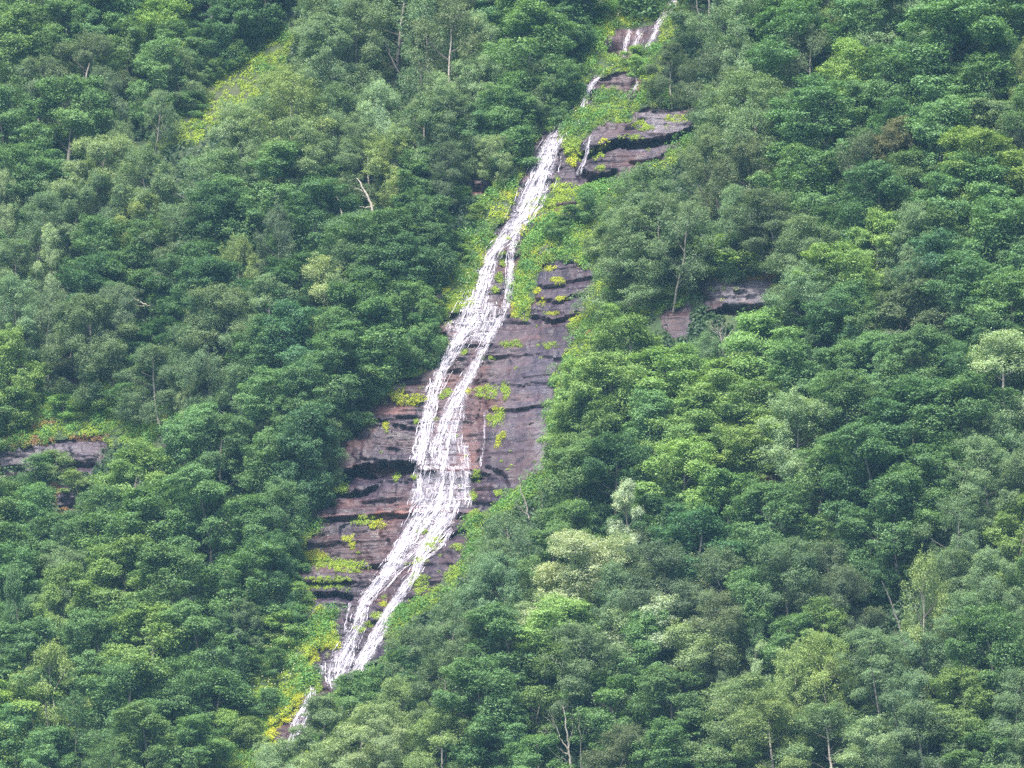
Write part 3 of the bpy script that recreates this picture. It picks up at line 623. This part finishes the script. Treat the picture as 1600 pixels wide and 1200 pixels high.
# crown centre x, crown top y, crown width, visible height (photo pixels), kind, tint
TREES = """
-25,-60,130,150,A,g;60,-70,120,120,A,g;150,-60,110,110,A,g;235,-70,110,120,A,g;330,-80,110,110,A,d;410,-60,110,100,A,d;520,-70,130,120,B,b;620,-70,120,120,B,b;700,-60,110,110,B,o;790,-80,130,130,A,d;870,-70,120,110,A,d;1110,-70,120,110,B,b;1200,-80,120,110,B,b;1290,-70,120,120,A,g;1400,-80,130,130,A,g;1500,-70,130,130,A,d;1600,-70,130,130,A,d
20,10,120,140,A,g;85,5,110,110,A,g;155,-8,90,100,A,g;200,20,90,95,A,g;265,-4,80,90,A,l;300,35,80,80,A,g;360,-5,80,90,A,d;345,42,120,95,A,g;290,90,75,75,B,b;122,48,100,110,B,o;60,90,90,100,B,o;105,122,120,130,A,g;20,140,100,120,A,g;185,100,70,110,B,o;240,138,50,80,N,b;280,142,45,55,B,p;25,225,110,120,A,g;72,222,80,90,A,g
145,215,120,120,W,p;190,190,60,100,B,b;300,155,80,90,B,p;372,160,95,110,W,p;245,230,100,110,B,b;320,235,110,110,B,b;52,262,80,70,W,p;385,60,70,90,B,y;420,35,90,100,B,p;110,290,90,90,B,b
470,-10,110,110,B,b;430,85,90,100,B,y;510,30,120,130,B,b;570,5,100,120,B,b;612,40,100,120,N,y;652,-5,90,150,N,b;708,0,110,150,N,o;765,25,70,95,W,p;470,120,110,130,N,y;530,120,100,110,B,b;415,150,90,100,B,b;585,140,90,100,B,b;617,128,70,120,B,p;700,108,70,110,B,p;755,92,80,90,W,p;665,150,90,110,B,b;725,140,100,120,B,b;560,195,90,90,B,b;600,205,100,100,B,y;500,215,110,110,B,b;440,225,120,110,A,g;395,240,80,90,B,b;660,235,90,90,A,g;700,225,70,90,B,o;765,215,55,60,W,p;640,205,70,80,B,b;745,170,90,110,A,g
810,-10,100,110,A,g;895,-15,90,90,A,d;850,40,140,120,A,g;900,85,70,80,A,g;825,95,70,90,B,b;790,110,80,100,A,g;815,150,80,70,A,g;800,185,70,60,F,g
1090,-10,110,120,B,b;1050,30,100,120,B,g;1150,-10,110,120,N,b;1060,90,110,100,B,b;1125,70,100,110,B,o;1165,58,80,120,B,p;1200,0,100,110,A,g;1040,130,70,60,B,b;1110,140,100,100,B,b;1200,110,110,120,B,b;1160,160,100,130,N,b;1085,225,110,110,B,p;1130,200,90,110,B,b;1020,262,100,90,B,b;965,285,90,110,B,b;1195,215,110,120,B,o;1040,300,110,110,N,b;980,330,110,110,B,b;1000,365,90,70,B,b;1090,320,100,110,N,b;1140,290,90,110,B,b;1080,380,100,60,B,b;1150,370,90,70,F,l;1190,330,90,110,B,o
1255,5,110,110,A,g;1300,10,70,70,B,y;1250,40,90,110,N,o;1330,62,100,120,A,l;1370,0,110,120,A,g;1430,-10,110,110,B,p;1470,20,140,140,A,g;1555,0,140,130,A,g;1395,75,110,120,A,g;1470,95,130,120,A,g;1550,90,120,110,A,g;1595,70,60,110,B,y;1215,155,70,110,B,o;1275,130,120,120,A,g;1340,140,100,110,A,g;1405,165,100,110,A,d;1465,160,110,120,A,g;1540,160,110,110,A,b;1345,205,90,110,N,o;1395,190,70,110,A,w;1230,225,100,110,A,g;1290,230,100,120,A,g;1440,235,110,120,A,g;1560,200,120,130,A,l;1495,250,110,120,A,g;1590,190,70,90,B,o;1370,270,100,120,A,d
5,270,60,110,W,p;50,305,90,100,B,b;150,270,100,110,B,b;215,300,70,80,B,y;30,370,100,110,B,b;82,355,55,110,S,p;165,340,100,110,A,g;225,345,100,100,A,g;290,320,100,110,B,b;335,295,120,130,A,d;385,300,110,110,A,g;130,400,110,110,A,d;195,390,100,100,A,g;250,395,100,90,B,o;305,380,90,90,A,d;380,370,70,110,B,y;345,410,100,110,A,d;30,440,100,110,B,b;75,450,70,100,N,o;140,465,100,110,B,b;185,450,90,100,B,o;300,445,100,110,B,b;240,500,90,70,A,d;370,450,100,110,B,b;20,515,90,120,A,l;100,520,100,90,B,o;170,525,100,90,B,b;230,540,110,110,B,b;330,490,110,120,B,b;295,562,55,90,W,p;360,555,110,110,B,b
435,325,70,110,B,o;480,290,110,110,A,d;520,330,100,100,B,b;580,300,110,100,A,g;640,300,110,110,A,d;690,310,90,110,A,d;560,375,100,100,B,b;460,400,100,100,A,d;510,400,90,100,N,p;605,370,100,100,A,d;680,370,70,70,A,d;430,430,100,110,B,b;585,410,130,120,A,g;535,445,120,120,A,g;640,440,90,110,A,g;470,475,110,120,A,t;590,490,130,120,A,g;655,490,60,80,A,g;410,500,100,110,A,d;530,520,120,120,A,g;470,560,110,110,A,d;420,580,100,100,A,g;600,545,80,80,A,g;545,580,80,80,A,d;500,600,80,90,A,g
1215,310,110,110,B,o;1265,340,100,110,B,b;1320,320,100,110,A,d;1365,335,90,110,A,l;1420,320,90,120,B,b;1480,320,110,120,A,g;1550,310,120,130,A,g;1590,350,90,120,A,g;1330,390,120,110,A,l;1450,370,110,120,A,t;1400,400,100,120,B,b;1520,400,120,120,A,d;1500,415,50,110,W,p;1580,430,100,120,A,g;1260,420,90,100,B,b;1310,450,110,110,A,d;1365,470,100,110,A,g;1430,450,100,110,A,o;1520,480,80,110,W,b;1560,500,90,100,A,d;1245,470,70,70,A,d;1290,510,90,80,B,b;1345,520,70,60,N,b
975,482,130,130,A,l;900,560,90,110,A,l;960,560,130,120,A,l;1040,545,120,110,A,l;1090,520,70,80,B,b;1180,490,130,120,A,l;1125,560,120,110,A,l;1240,530,120,120,A,g;1310,545,100,110,A,g;1380,525,90,110,A,g;1450,520,120,120,A,g;1580,520,120,130,B,p;1520,545,80,100,A,d;870,630,90,100,A,l;930,620,110,120,A,l;1010,620,120,120,A,g;1080,620,120,120,A,l;1170,600,110,110,A,g;1255,622,125,140,W,p;1160,650,100,100,A,l;1330,590,120,120,A,g;1420,600,120,120,A,d;1500,600,120,120,A,g;1570,620,100,110,B,b
890,700,110,120,A,g;960,690,120,120,A,d;1070,690,130,130,A,l;1130,740,130,120,A,g;1205,730,50,60,F,r;1290,700,110,120,A,g;1370,680,120,130,A,d;1450,680,120,120,A,g;1550,690,110,120,B,b;860,760,90,120,A,g;975,758,75,140,S,s;1030,760,100,100,A,d;1090,800,110,110,A,d;1210,760,120,120,A,g;1305,780,80,130,N,b;1410,740,130,140,A,g;1500,770,110,130,B,b;1585,770,90,120,A,l;1180,838,30,60,F,r;1360,800,90,110,A,d
820,760,90,130,N,p;780,800,100,120,N,b;740,850,100,110,B,b;860,830,100,110,A,g;1000,830,80,100,W,p;905,845,150,140,W,s;1060,850,110,120,B,o;1130,860,110,120,B,o;1240,850,110,110,B,b;1290,830,110,120,B,o;1400,850,100,120,N,b;1465,860,110,120,B,b;1560,860,100,120,B,b;700,900,90,110,B,b;770,870,100,120,B,b;830,900,80,100,W,p;980,880,90,120,B,b;1045,905,140,130,W,s;1200,895,90,120,A,g;1120,930,110,120,B,o;955,925,130,120,W,p;880,940,130,120,A,l;1330,890,100,110,B,o;1400,870,90,200,N,y;1500,930,110,120,B,b
650,960,90,110,B,b;720,960,110,120,B,b;800,960,110,110,A,g;840,1000,130,130,A,l;940,980,130,130,B,b;1020,960,110,120,A,g;1085,975,140,130,W,p;1180,970,60,110,S,p;1130,970,60,120,S,b;1240,960,90,110,A,g;1290,940,90,110,A,l;1300,990,110,130,N,y;1370,1010,120,130,N,y;1450,990,110,120,B,b;1560,960,110,130,A,g;1230,1010,90,110,N,y;620,1020,90,100,A,g;690,1020,110,120,B,b;760,1040,110,120,A,g;900,1040,120,120,A,g;980,1040,130,130,A,g;1060,1050,120,120,A,g;1150,1060,120,120,B,b;1400,1060,100,120,N,b;1510,1050,100,110,A,l;1580,1050,110,120,B,b
560,1050,90,100,A,g;510,1090,80,90,A,b;630,1060,90,110,B,y;550,1110,120,110,W,p;610,1130,100,100,B,p;700,1110,120,120,B,y;790,1090,100,110,A,g;840,1130,100,110,A,g;960,1120,110,110,B,o;1060,1130,120,110,A,g;1220,1090,110,120,B,y;1300,1100,110,110,B,b;1380,1130,110,100,B,p;1460,1100,110,110,B,b;1550,1130,120,110,A,g;1140,1150,100,90,A,g;450,1160,90,90,W,p
190,625,90,60,F,g;40,760,100,110,A,g;290,640,110,120,A,g;350,650,110,120,A,g;200,680,120,130,A,l;420,680,110,120,A,g;480,640,90,120,A,d;505,660,60,110,B,b;150,770,110,120,A,g;230,760,130,120,A,g;330,740,130,130,A,g;410,770,110,120,A,g;455,760,70,110,A,d;35,850,110,120,A,g;110,860,110,120,B,b;200,850,130,130,A,l;290,860,130,130,A,g;370,850,120,130,A,g;430,850,80,110,A,d;40,890,60,150,S,g;100,890,80,130,A,l
160,960,110,120,A,g;240,950,120,120,A,l;320,950,110,120,A,g;30,980,110,120,A,g;100,1010,90,140,N,y;380,940,60,90,A,b;190,1040,120,130,A,g;270,1030,110,120,A,g;330,1050,90,100,F,g;60,1060,100,110,A,l;130,1090,100,110,N,g;230,1110,110,110,A,g;310,1120,100,90,A,g;20,1110,100,110,A,g;400,1010,60,60,F,g;350,960,60,100,A,d
"""
LM = [('the bleached broken snag', 568, 300), ('the fallen pale log', 238, 481), ('the grey boulder ledge', 1160, 455), ('the undercut cliff', 1020, 215),
      ('the head of the cascade', 872, 200), ('the top trickle', 978, 70), ('the overhanging ledge', 590, 735), ('the foot of the cascade', 525, 1070),
      ('the lowest spill of water', 470, 1130), ('the grey left ledges', 60, 715), ('the bare white dead tree', 890, 1140), ('the grassy strip', 350, 130),
      ('the smooth purple slab', 820, 650), ('the darker rust-red shrub', 1180, 860), ('the upper right corner', 1600, 0), ('the upper left corner', 0, 0), ('the lower right corner', 1600, 1200), ('the lower left corner', 0, 1200),
      ('the right edge middle', 1600, 600), ('the thin leafless tree', 1128, 520)]
KN = {'A': ('broadleaf_tree', 'broadleaf tree', 'layered'), 'B': ('birch_tree', 'birch', 'feathery'), 'W': ('willow_tree', 'willow', 'billowing'), 'N': ('birch_tree', 'birch', 'open pale-stemmed'), 'S': ('broadleaf_tree', 'broadleaf tree', 'narrow pointed'), 'F': ('shrub', 'shrub', 'low')}
rt = np.random.default_rng(5)
recs = []
for tok in TREES.replace('\n', ';').split(';'):
    if not tok.strip(): continue
    x, y, wd, ht, k, t = tok.split(','); x, y, wd, ht = map(float, (x, y, wd, ht))
    if y < -20 and y + ht < 45: pass
    recs.append([x, y, wd, ht, k.strip(), t.strip()])
# places where the slope itself shows between the crowns
OPEN = [(876,188),(855,205),(860,222),(852,190),(838,225),(412,72),(372,100),(338,130),(302,160),(262,218),(330,162),(362,130),(400,98),(295,190),(440,75),(430,85),(390,112),(350,145),(315,175),(280,205),(30,725),(110,705),(105,612),(110,665),(200,655),(60,680),(1160,458),(1120,450),(1055,500),(1085,440),(1060,470),(1035,190),(1050,225),(1000,250),(960,160),(905,110),(880,185),(930,60),(985,60),(765,280),(730,292),
        (755,360),(705,430),(690,470),(645,580),(620,600),(405,1060),(440,1000),(390,1130),(400,1180),(440,960),(900,385),(940,330),(820,400),(1010,475),(930,500),(540,660),(500,800),(475,870),(480,920),(515,1030),(480,1060),(460,1130),(850,690),(860,560),(770,285),(100,775),(1010,150),(960,250),(870,300),(565,298),(580,330),(526,305),(240,481),(889,1130),(885,1165),(910,1150),(1128,530),(815,785),(832,815),(1388,945),(1370,1105),(606,92),(620,116),(1308,828),(1098,58),(1108,325),(1045,10),(1025,50),(916,150),(872,205),(890,235),(1070,195),(1075,172),(702,838),(682,865),(722,836),(700,885),(678,905),(648,932),(840,718),(850,640),(860,600),(140,702),(75,712),(10,720),(160,690),(1185,460),(930,165),(745,795),(800,760),(615,990)]
def clears(r):
    x, y, wd, ht = r[:4]
    return all(((a - x) / (wd * 0.56)) ** 2 + ((b - y - ht * .55) / (ht * .60)) ** 2 > 1 for a, b in OPEN)
n0 = len(recs); kept = []
for r in recs:
    for sh in ((0, 0), (0, 18), (18, 0), (-18, 0), (0, -18), (22, 22), (-22, 22), (22, -22), (-22, -22), (38, 0), (-38, 0), (0, 38)):
        q = [r[0] + sh[0], r[1] + sh[1]] + r[2:]
        if clears(q): kept.append(q); break
recs = kept; print('moved or cleared', n0 - len(recs))
# young trees fill the places of the wood that no crown reaches
MAXT = 400
cover = np.zeros((132, 176), bool)
gy, gx = np.mgrid[0:132, 0:176]; gpx = gx * 10.0 - 80; gpy = gy * 10.0 - 60
for x, y, wd, ht, k, t in recs: cover |= (np.abs(gpx - x) / (wd * .55)) ** 2 + (np.abs(gpy - y - ht * .55) / (ht * .62)) ** 2 < 1
block = rock_mask(gpx, gpy)
for p in HERB: block |= in_poly(gpx, gpy, p)
block |= seg_dist(gpx, gpy, MAIN) < 45
cover |= block
base = list(recs)
while len(recs) < MAXT:
    free = np.argwhere(~cover & (gpx > -30) & (gpx < 1630) & (gpy > -20) & (gpy < 1210))
    if len(free) < 3: break
    j, i = free[rt.integers(len(free))]; x = gpx[j, i]; y = gpy[j, i] - 45
    nb = min(base, key=lambda r: (r[0] - x) ** 2 + (r[1] + 40 - y) ** 2)
    recs.append([x, y, 80 + 25 * rt.random(), 90 + 20 * rt.random(), nb[4] if nb[4] in 'AB' else 'B', nb[5] if nb[5] in 'dgbo' else 'g'])
    x, y, wd, ht = recs[-1][:4]
    if not clears(recs[-1]): recs.pop(); cover[j, i] = True; continue
    cover |= (np.abs(gpx - x) / (wd * .55)) ** 2 + (np.abs(gpy - y - ht * .55) / (ht * .62)) ** 2 < 1
for r in recs:
    if r[4] in 'AB' and rt.random() < 0.3: q = r[:2] + [r[2] * 1.28, r[3] * 1.1] + r[4:]; r[:] = q if clears(q) else r
for x, y, d in ((715,322,40),(742,345,34),(700,395,44),(722,405,30),(672,500,40),(655,555,36),(600,600,40),(575,622,34),(872,368,40),(918,332,44),(935,392,50),(900,345,30),(990,98,34),(1000,112,30),
                (418,960,50),(446,992,46),(402,1008,56),(378,1052,50),(432,1050,44),(368,1112,56),(408,1112,46),(392,1160,50),(462,978,40),(472,940,36),(350,1160,60),(960,512,44),(1050,462,40),(100,648,40),(150,632,50),(92,738,44),(55,752,50),(122,768,40),(205,640,50),(990,440,50),(1030,425,44),(1085,415,40),(470,905,30),(335,120,36),(300,170,34),(372,92,36)):
    recs.append([x, y - d * .8, d * rt.uniform(.85, 1.2), d * rt.uniform(.8, 1.1), 'F', rt.choice(list('gglly'))])
recs.sort(key=lambda r: r[1])
groups = {'A': 'layered broadleaf trees of the hillside wood', 'B': 'fine-leaved birches of the hillside wood', 'W': 'pale willows of the hillside wood', 'N': 'pale-stemmed birches of the hillside wood', 'S': 'narrow trees of the hillside wood', 'F': 'shrubs on the banks and ledges'}
labelled = {}
for x, y, wd, ht, k, t in recs:
    Hp = ht * {'A': 1.25, 'B': 1.3, 'W': 1.15, 'N': 1.45, 'S': 1.2, 'F': 1.05}[k]
    for _ in range(14):
        if rock_mask(np.array([x]), np.array([y + Hp]))[0] and Hp > 45: Hp *= 0.9
        else: break
    B = hit(np.array([x]), np.array([y + Hp]))[0]
    d = np.linalg.norm(B - CAM); ppm = FPX / d
    Hm = Hp / ppm / cp; Wm = wd / ppm
    name, noun, form = KN[k]
    root = bpy.data.objects.new(name, None); C.objects.link(root); root.empty_display_size = 0.5
    root.location = B; root.rotation_euler = (rt.normal(0, 0.05), rt.normal(0.02 if k == 'N' else 0, 0.06) - (0.12 if k == 'N' and x > 1000 else 0), rt.random() * 6.283)
    root['category'] = 'shrub' if k == 'F' else 'tree'; root['group'] = groups[k]
    cm, tm, lm = PROTO[k][rt.integers(len(PROTO[k]))]
    cr = link('crown', cm, root); tr = link('trunk', tm, root); lb = link('limbs', lm, root)
    wy = rt.uniform(0.85, 1.1); sx = Wm / 6.0 * 1.22; sz = Hm / 8.0
    for o in (cr, tr, lb): o.scale = (sx, sx * wy, sz)
    col = np.array(TINT[t][0]) * np.array([1.95, 1.85, 1.72]); f = min(rt.lognormal(0, 0.13), 1.14 if t not in 'ps' else 1.0); hs = rt.normal(0, 0.06) * 0.6
    cr.color = (*(col * f * np.array([1 + hs, 1, 1 - hs])), 1)
    size = 'tall' if Hp > 165 else ('small' if Hp < 100 else '')
    labelled.setdefault((k, t, size), []).append((root, x, y + ht * .45, noun, form, TINT[t][1]))
# labels: each tree is singled out by its look and the nearest landmark
def direction(dx, dy):
    a = math.degrees(math.atan2(-dy, dx)) % 360
    return ['right of', 'up-right from', 'above', 'up-left from', 'left of', 'down-left from', 'below', 'down-right from'][int((a + 22.5) // 45) % 8]
ORD = ['nearest', 'second nearest', 'third nearest', 'fourth nearest', 'fifth nearest', 'sixth nearest', 'seventh nearest', 'eighth nearest']
for (k, t, size), L in labelled.items():
    ranks = {}
    for li, (ln, lx, ly) in enumerate(LM):
        by = {}
        for i, r in enumerate(L):
            dx, dy = r[1] - lx, r[2] - ly; by.setdefault(direction(dx, dy), []).append((math.hypot(dx, dy), i))
        for dn_, a in by.items():
            for q, (dist, i) in enumerate(sorted(a)): ranks.setdefault(i, []).append((q * 160 + dist, q, dn_, ln))
    for i, r in enumerate(L):
        _, q, dn_, ln = min(ranks[i]); look = ' '.join(w_ for w_ in (size, r[4], r[5], r[3]) if w_)
        r[0]['label'] = (look + ', ' + (ORD[q] + ' ' if True else '') + dn_ + ' ' + ln)

# the wood goes on beyond the picture's edges: one thinner mass of the same crowns
LQ = {}
for k in 'AB':
    for cm, tm, lm in PROTO[k][:4]:
        a = np.empty(len(cm.vertices) * 3, np.float32); cm.vertices.foreach_get('co', a); a = a.reshape(-1, 4, 3)[::8]
        m_ = a.mean(1, keepdims=True); LQ.setdefault(k, []).append(m_ + (a - m_) * 2.4)
vv = []; tn = []
def more(xs, ys):
    for x in xs:
        for y in ys:
            x_ = x + rt.uniform(-28, 28); y_ = y + rt.uniform(-28, 28); Bp = hit(np.array([x_]), np.array([y_ + 175.0]))[0]
            k = rt.choice(['A', 'B']); q = LQ[k][rt.integers(len(LQ[k]))]; an = rt.random() * 6.283; ca, sa = math.cos(an), math.sin(an)
            h = rt.uniform(0.72, 1.0); w_ = h * rt.uniform(0.95, 1.3) * 0.95
            X_ = (q[..., 0] * ca - q[..., 1] * sa) * w_ + Bp[0]; Y_ = (q[..., 0] * sa + q[..., 1] * ca) * w_ + Bp[1]
            vv.append(np.stack([X_, Y_, q[..., 2] * h + Bp[2]], -1).reshape(-1, 3)); tn.append(np.clip(rt.normal(0.5, 0.13) + rt.normal(0, 0.15, len(q)), 0, 1))
more(range(-420, -120, 88), range(-330, 1420, 88)); more(range(1745, 2060, 88), range(-330, 1420, 88))
more(range(-60, 1700, 88), (-330, -245, -175)); more(range(-60, 1700, 88), (1310, 1395))
vv = np.concatenate(vv); me = new_mesh('distant_wood', vv, np.arange(len(vv)).reshape(-1, 4), leaf_material('wood_leaves', (0.125, 0.235, 0.095)))
set_attr(me, 'tone', 'FACE', np.concatenate(tn)); link('distant_wood', me, kind='stuff')

# ------------------------------------------------------------------ dead wood
def dead_wood(name, label, mat, branches, cat='tree'):
    """branches: [(pixel points, r0, r1, lift)] drawn on the slope, standing off it by lift metres"""
    root = None
    allp = []
    for i, (pts, ra, rb, lift) in enumerate(branches):
        P = hit([p[0] for p in pts], [p[1] for p in pts])
        yb = P[-1, 1] if i == 0 else P[:, 1].mean()
        allp.append((pts, ra, rb))
    bx, by = branches[0][0][0]; B = hit(np.array([bx]), np.array([by]))[0]
    root = bpy.data.objects.new(name, None); C.objects.link(root); root.location = B; root['label'] = label; root['category'] = cat
    out = []
    for i, (pts, ra, rb, lift) in enumerate(branches):
        pts = np.array(pts, float); n = len(pts); tt = np.linspace(0, n - 1, n * 4)
        xs = np.interp(tt, range(n), pts[:, 0]) + rt.normal(0, 0.7, len(tt)); ys = np.interp(tt, range(n), pts[:, 1]) + rt.normal(0, 0.7, len(tt))
        q = FPX / np.linalg.norm(B - CAM)
        # the tree stands in the upright plane through its foot, facing the fjord
        W = np.stack([(xs - bx) / q, np.full(len(xs), 0.0) - lift * np.linspace(0.2, 1, len(xs)), -(ys - by) / q / cp], 1)
        out.append(tube(W, np.linspace(ra, rb, len(xs)), 5))
    tr = new_mesh('trunk', *out[0], mat, True); link('trunk', tr, root)
    for o in out[1:]: link('branch', new_mesh('branch', *o, mat, True), root)
    return root
def fork(x, y, ang, ln, n=4, spread=0.5):
    r = []
    for i in range(n):
        a = math.radians(ang + (i - (n - 1) / 2) * spread * 40 + rt.normal(0, 6)); r.append([(x, y), (x + .5 * ln * math.cos(a), y - .5 * ln * math.sin(a)), (x + ln * math.cos(a + .15), y - ln * math.sin(a + .15))])
    return r
br = [([(586,345),(580,322),(570,300),(558,281)], .12, .04, .5), ([(572,304),(563,298),(556,296)], .04, .02, .6), ([(576,312),(566,308)], .03, .01, .6), ([(584,322),(572,326),(562,325)], .04, .01, .6)]
dead_wood('dead_tree', 'bleached broken snag leaning left, tall and white against the upper left woods', M_DEAD, br)
br = [([(536,340),(531,318),(524,303),(512,290),(500,282)], .055, .02, .5), ([(531,318),(522,314)], .02, .01, .5)]
dead_wood('dead_tree', 'thin grey dead stem just left of the bleached broken snag', M_DEAD, br)
br = [([(272,483),(250,481),(230,480),(212,472),(204,464)], .08, .03, 1.2), ([(225,480),(212,480),(204,472)], .03, .01, 1.3), ([(262,482),(266,476),(262,470)], .03, .01, 1.3), ([(262,482),(266,492),(252,500)], .03, .01, 1.3)]
dead_wood('fallen_log', 'fallen pale log with twig ends lying level among the left woods', M_DEAD, br, 'log')
br = [([(892,1206),(889,1170),(884,1140),(880,1110)], .085, .025, 1.6), ([(889,1175),(875,1155),(866,1135),(862,1122)], .05, .015, 1.7), ([(889,1165),(896,1140),(893,1128)], .05, .015, 1.7), ([(885,1180),(872,1172),(858,1150)], .04, .012, 1.8), ([(884,1190),(868,1184),(855,1172)], .035, .012, 1.8)]
br += [(f_, .018, .007, 1.8) for f_ in fork(866,1138,110,22) + fork(882,1115,95,22) + fork(860,1152,140,20, 3) + fork(893,1130,80,20, 3) + fork(856,1172,160,18, 3)]
dead_wood('dead_tree', 'bare white dead tree with fanned branches at the bottom edge', M_DEAD, br)
br = [([(908,1206),(908,1170),(905,1135),(901,1108)], .05, .015, 1.5), ([(908,1160),(920,1145),(926,1135)], .03, .01, 1.6), ([(907,1150),(898,1138)], .02, .01, 1.6), ([(908,1165),(914,1140),(918,1115)], .03, .01, 1.6)]
dead_wood('dead_tree', 'thin bare grey tree right behind the fanned white dead tree', M_DEAD, br)
br = [([(1131,555),(1129,540),(1124,522)], .07, .04, .8)] + [(f_, .03, .01, .9) for f_ in fork(1128,535,100,28,6,.6) + fork(1122,522,90,20,5,.6)]
dead_wood('dead_tree', 'thin leafless brownish tree in front of the grey boulder ledge', M_DEAD, br)
br = [([(826,812),(822,790),(814,772),(812,750)], .06, .02, 1.2), ([(824,805),(812,798),(802,780)], .035, .012, 1.2), ([(830,840),(845,810),(848,780)], .045, .015, 1.2), ([(855,850),(852,820),(846,790)], .05, .015, 1.2)]
dead_wood('dead_tree', 'bare pale stems rising over bushes right of the cascade', M_DEAD, br)

# long pale stems seen through the leaves
STEMS = [([(1426,1062),(1412,1010),(1398,970),(1385,935),(1375,918)], .065, 'long pale leaning birch stem at lower right, the longest one', 2.2), ([(1377,1148),(1370,1110),(1364,1075),(1358,1050)], .07, 'white birch stem below the longest leaning stem at lower right', 2.4),
 ([(1445,992),(1442,960),(1436,925),(1430,900)], .07, 'dark grey stem right of the longest leaning stem', 2.2), ([(1107,82),(1098,55),(1090,25),(1085,-5)], .07, 'pale bent stem right of the top trickle', 2.0), ([(1310,855),(1305,815),(1302,795)], .08, 'short white stem in the mid right woods', 2.4),
 ([(632,130),(617,108),(605,80),(602,68)], .07, 'pale stem leaning left in the upper middle birches', 2.2), ([(659,192),(658,130),(652,75),(650,45)], .06, 'long straight stem in the upper middle birches', 2.2), ([(707,102),(704,75),(701,55)], .05, 'thin stem under the dull crown at upper middle', 2.2),
 ([(645,250),(634,220),(628,198)], .05, 'slender stem under a pale crown above the broken snag', 2.2), ([(1111,345),(1103,322),(1090,300)], .06, 'left one of two pale stems below the undercut cliff', 2.2), ([(1128,345),(1122,320),(1112,298)], .06, 'right one of two pale stems below the undercut cliff', 2.2),
 ([(1188,225),(1180,200),(1168,183)], .07, 'crooked brown-grey stem right of the undercut cliff', 2.2), ([(83,1200),(78,1150),(75,1110)], .09, 'double pale stem at the lower left corner', 2.4), ([(177,1180),(173,1140),(171,1128)], .06, 'slim pale stem right of the lower left corner', 2.4), ([(1312,1078),(1300,1062),(1292,1055)], .08, 'short pale stem between yellow-green crowns at lower right', 2.4)]
for pts, r, lab, lift in STEMS:
    br = [(pts, r, r * .45, lift)]
    for q in range(3):
        px_, py_ = pts[min(1 + q // 2, len(pts) - 1)]; s_ = rt.choice([-1, 1]); br.append(([(px_, py_), (px_ + s_ * 8, py_ - 10), (px_ + s_ * 14, py_ - 22)], .022, .008, lift))
    dead_wood('bare_tree', lab, M_BIRCH if r > .055 else M_DEAD, br)

# ------------------------------------------------------------------ summer haze over the fjord
if HAZE > 0:
    s = NT('haze'); s.N.remove(s.p); v = s.n('ShaderNodeVolumePrincipled'); v.inputs['Density'].default_value = HAZE
    v.inputs['Color'].default_value = (0.34, 0.68, 1.0, 1); v.inputs['Anisotropy'].default_value = 0.0; s.l(v.outputs[0], s.out.inputs['Volume'])
    lo = np.array([-440, -640, -5.0]); hi = np.array([440, 230, 155.0])
    cv = np.array([(x, y, z) for x in (lo[0], hi[0]) for y in (lo[1], hi[1]) for z in (lo[2], hi[2])])
    cf = [[0, 1, 3, 2], [4, 6, 7, 5], [0, 4, 5, 1], [2, 3, 7, 6], [0, 2, 6, 4], [1, 5, 7, 3]]
    link('haze', new_mesh('haze', cv, cf, s.m), kind='stuff')
print('trees', len(recs), 'unique labels', len({r[0]['label'] for L in labelled.values() for r in L}))
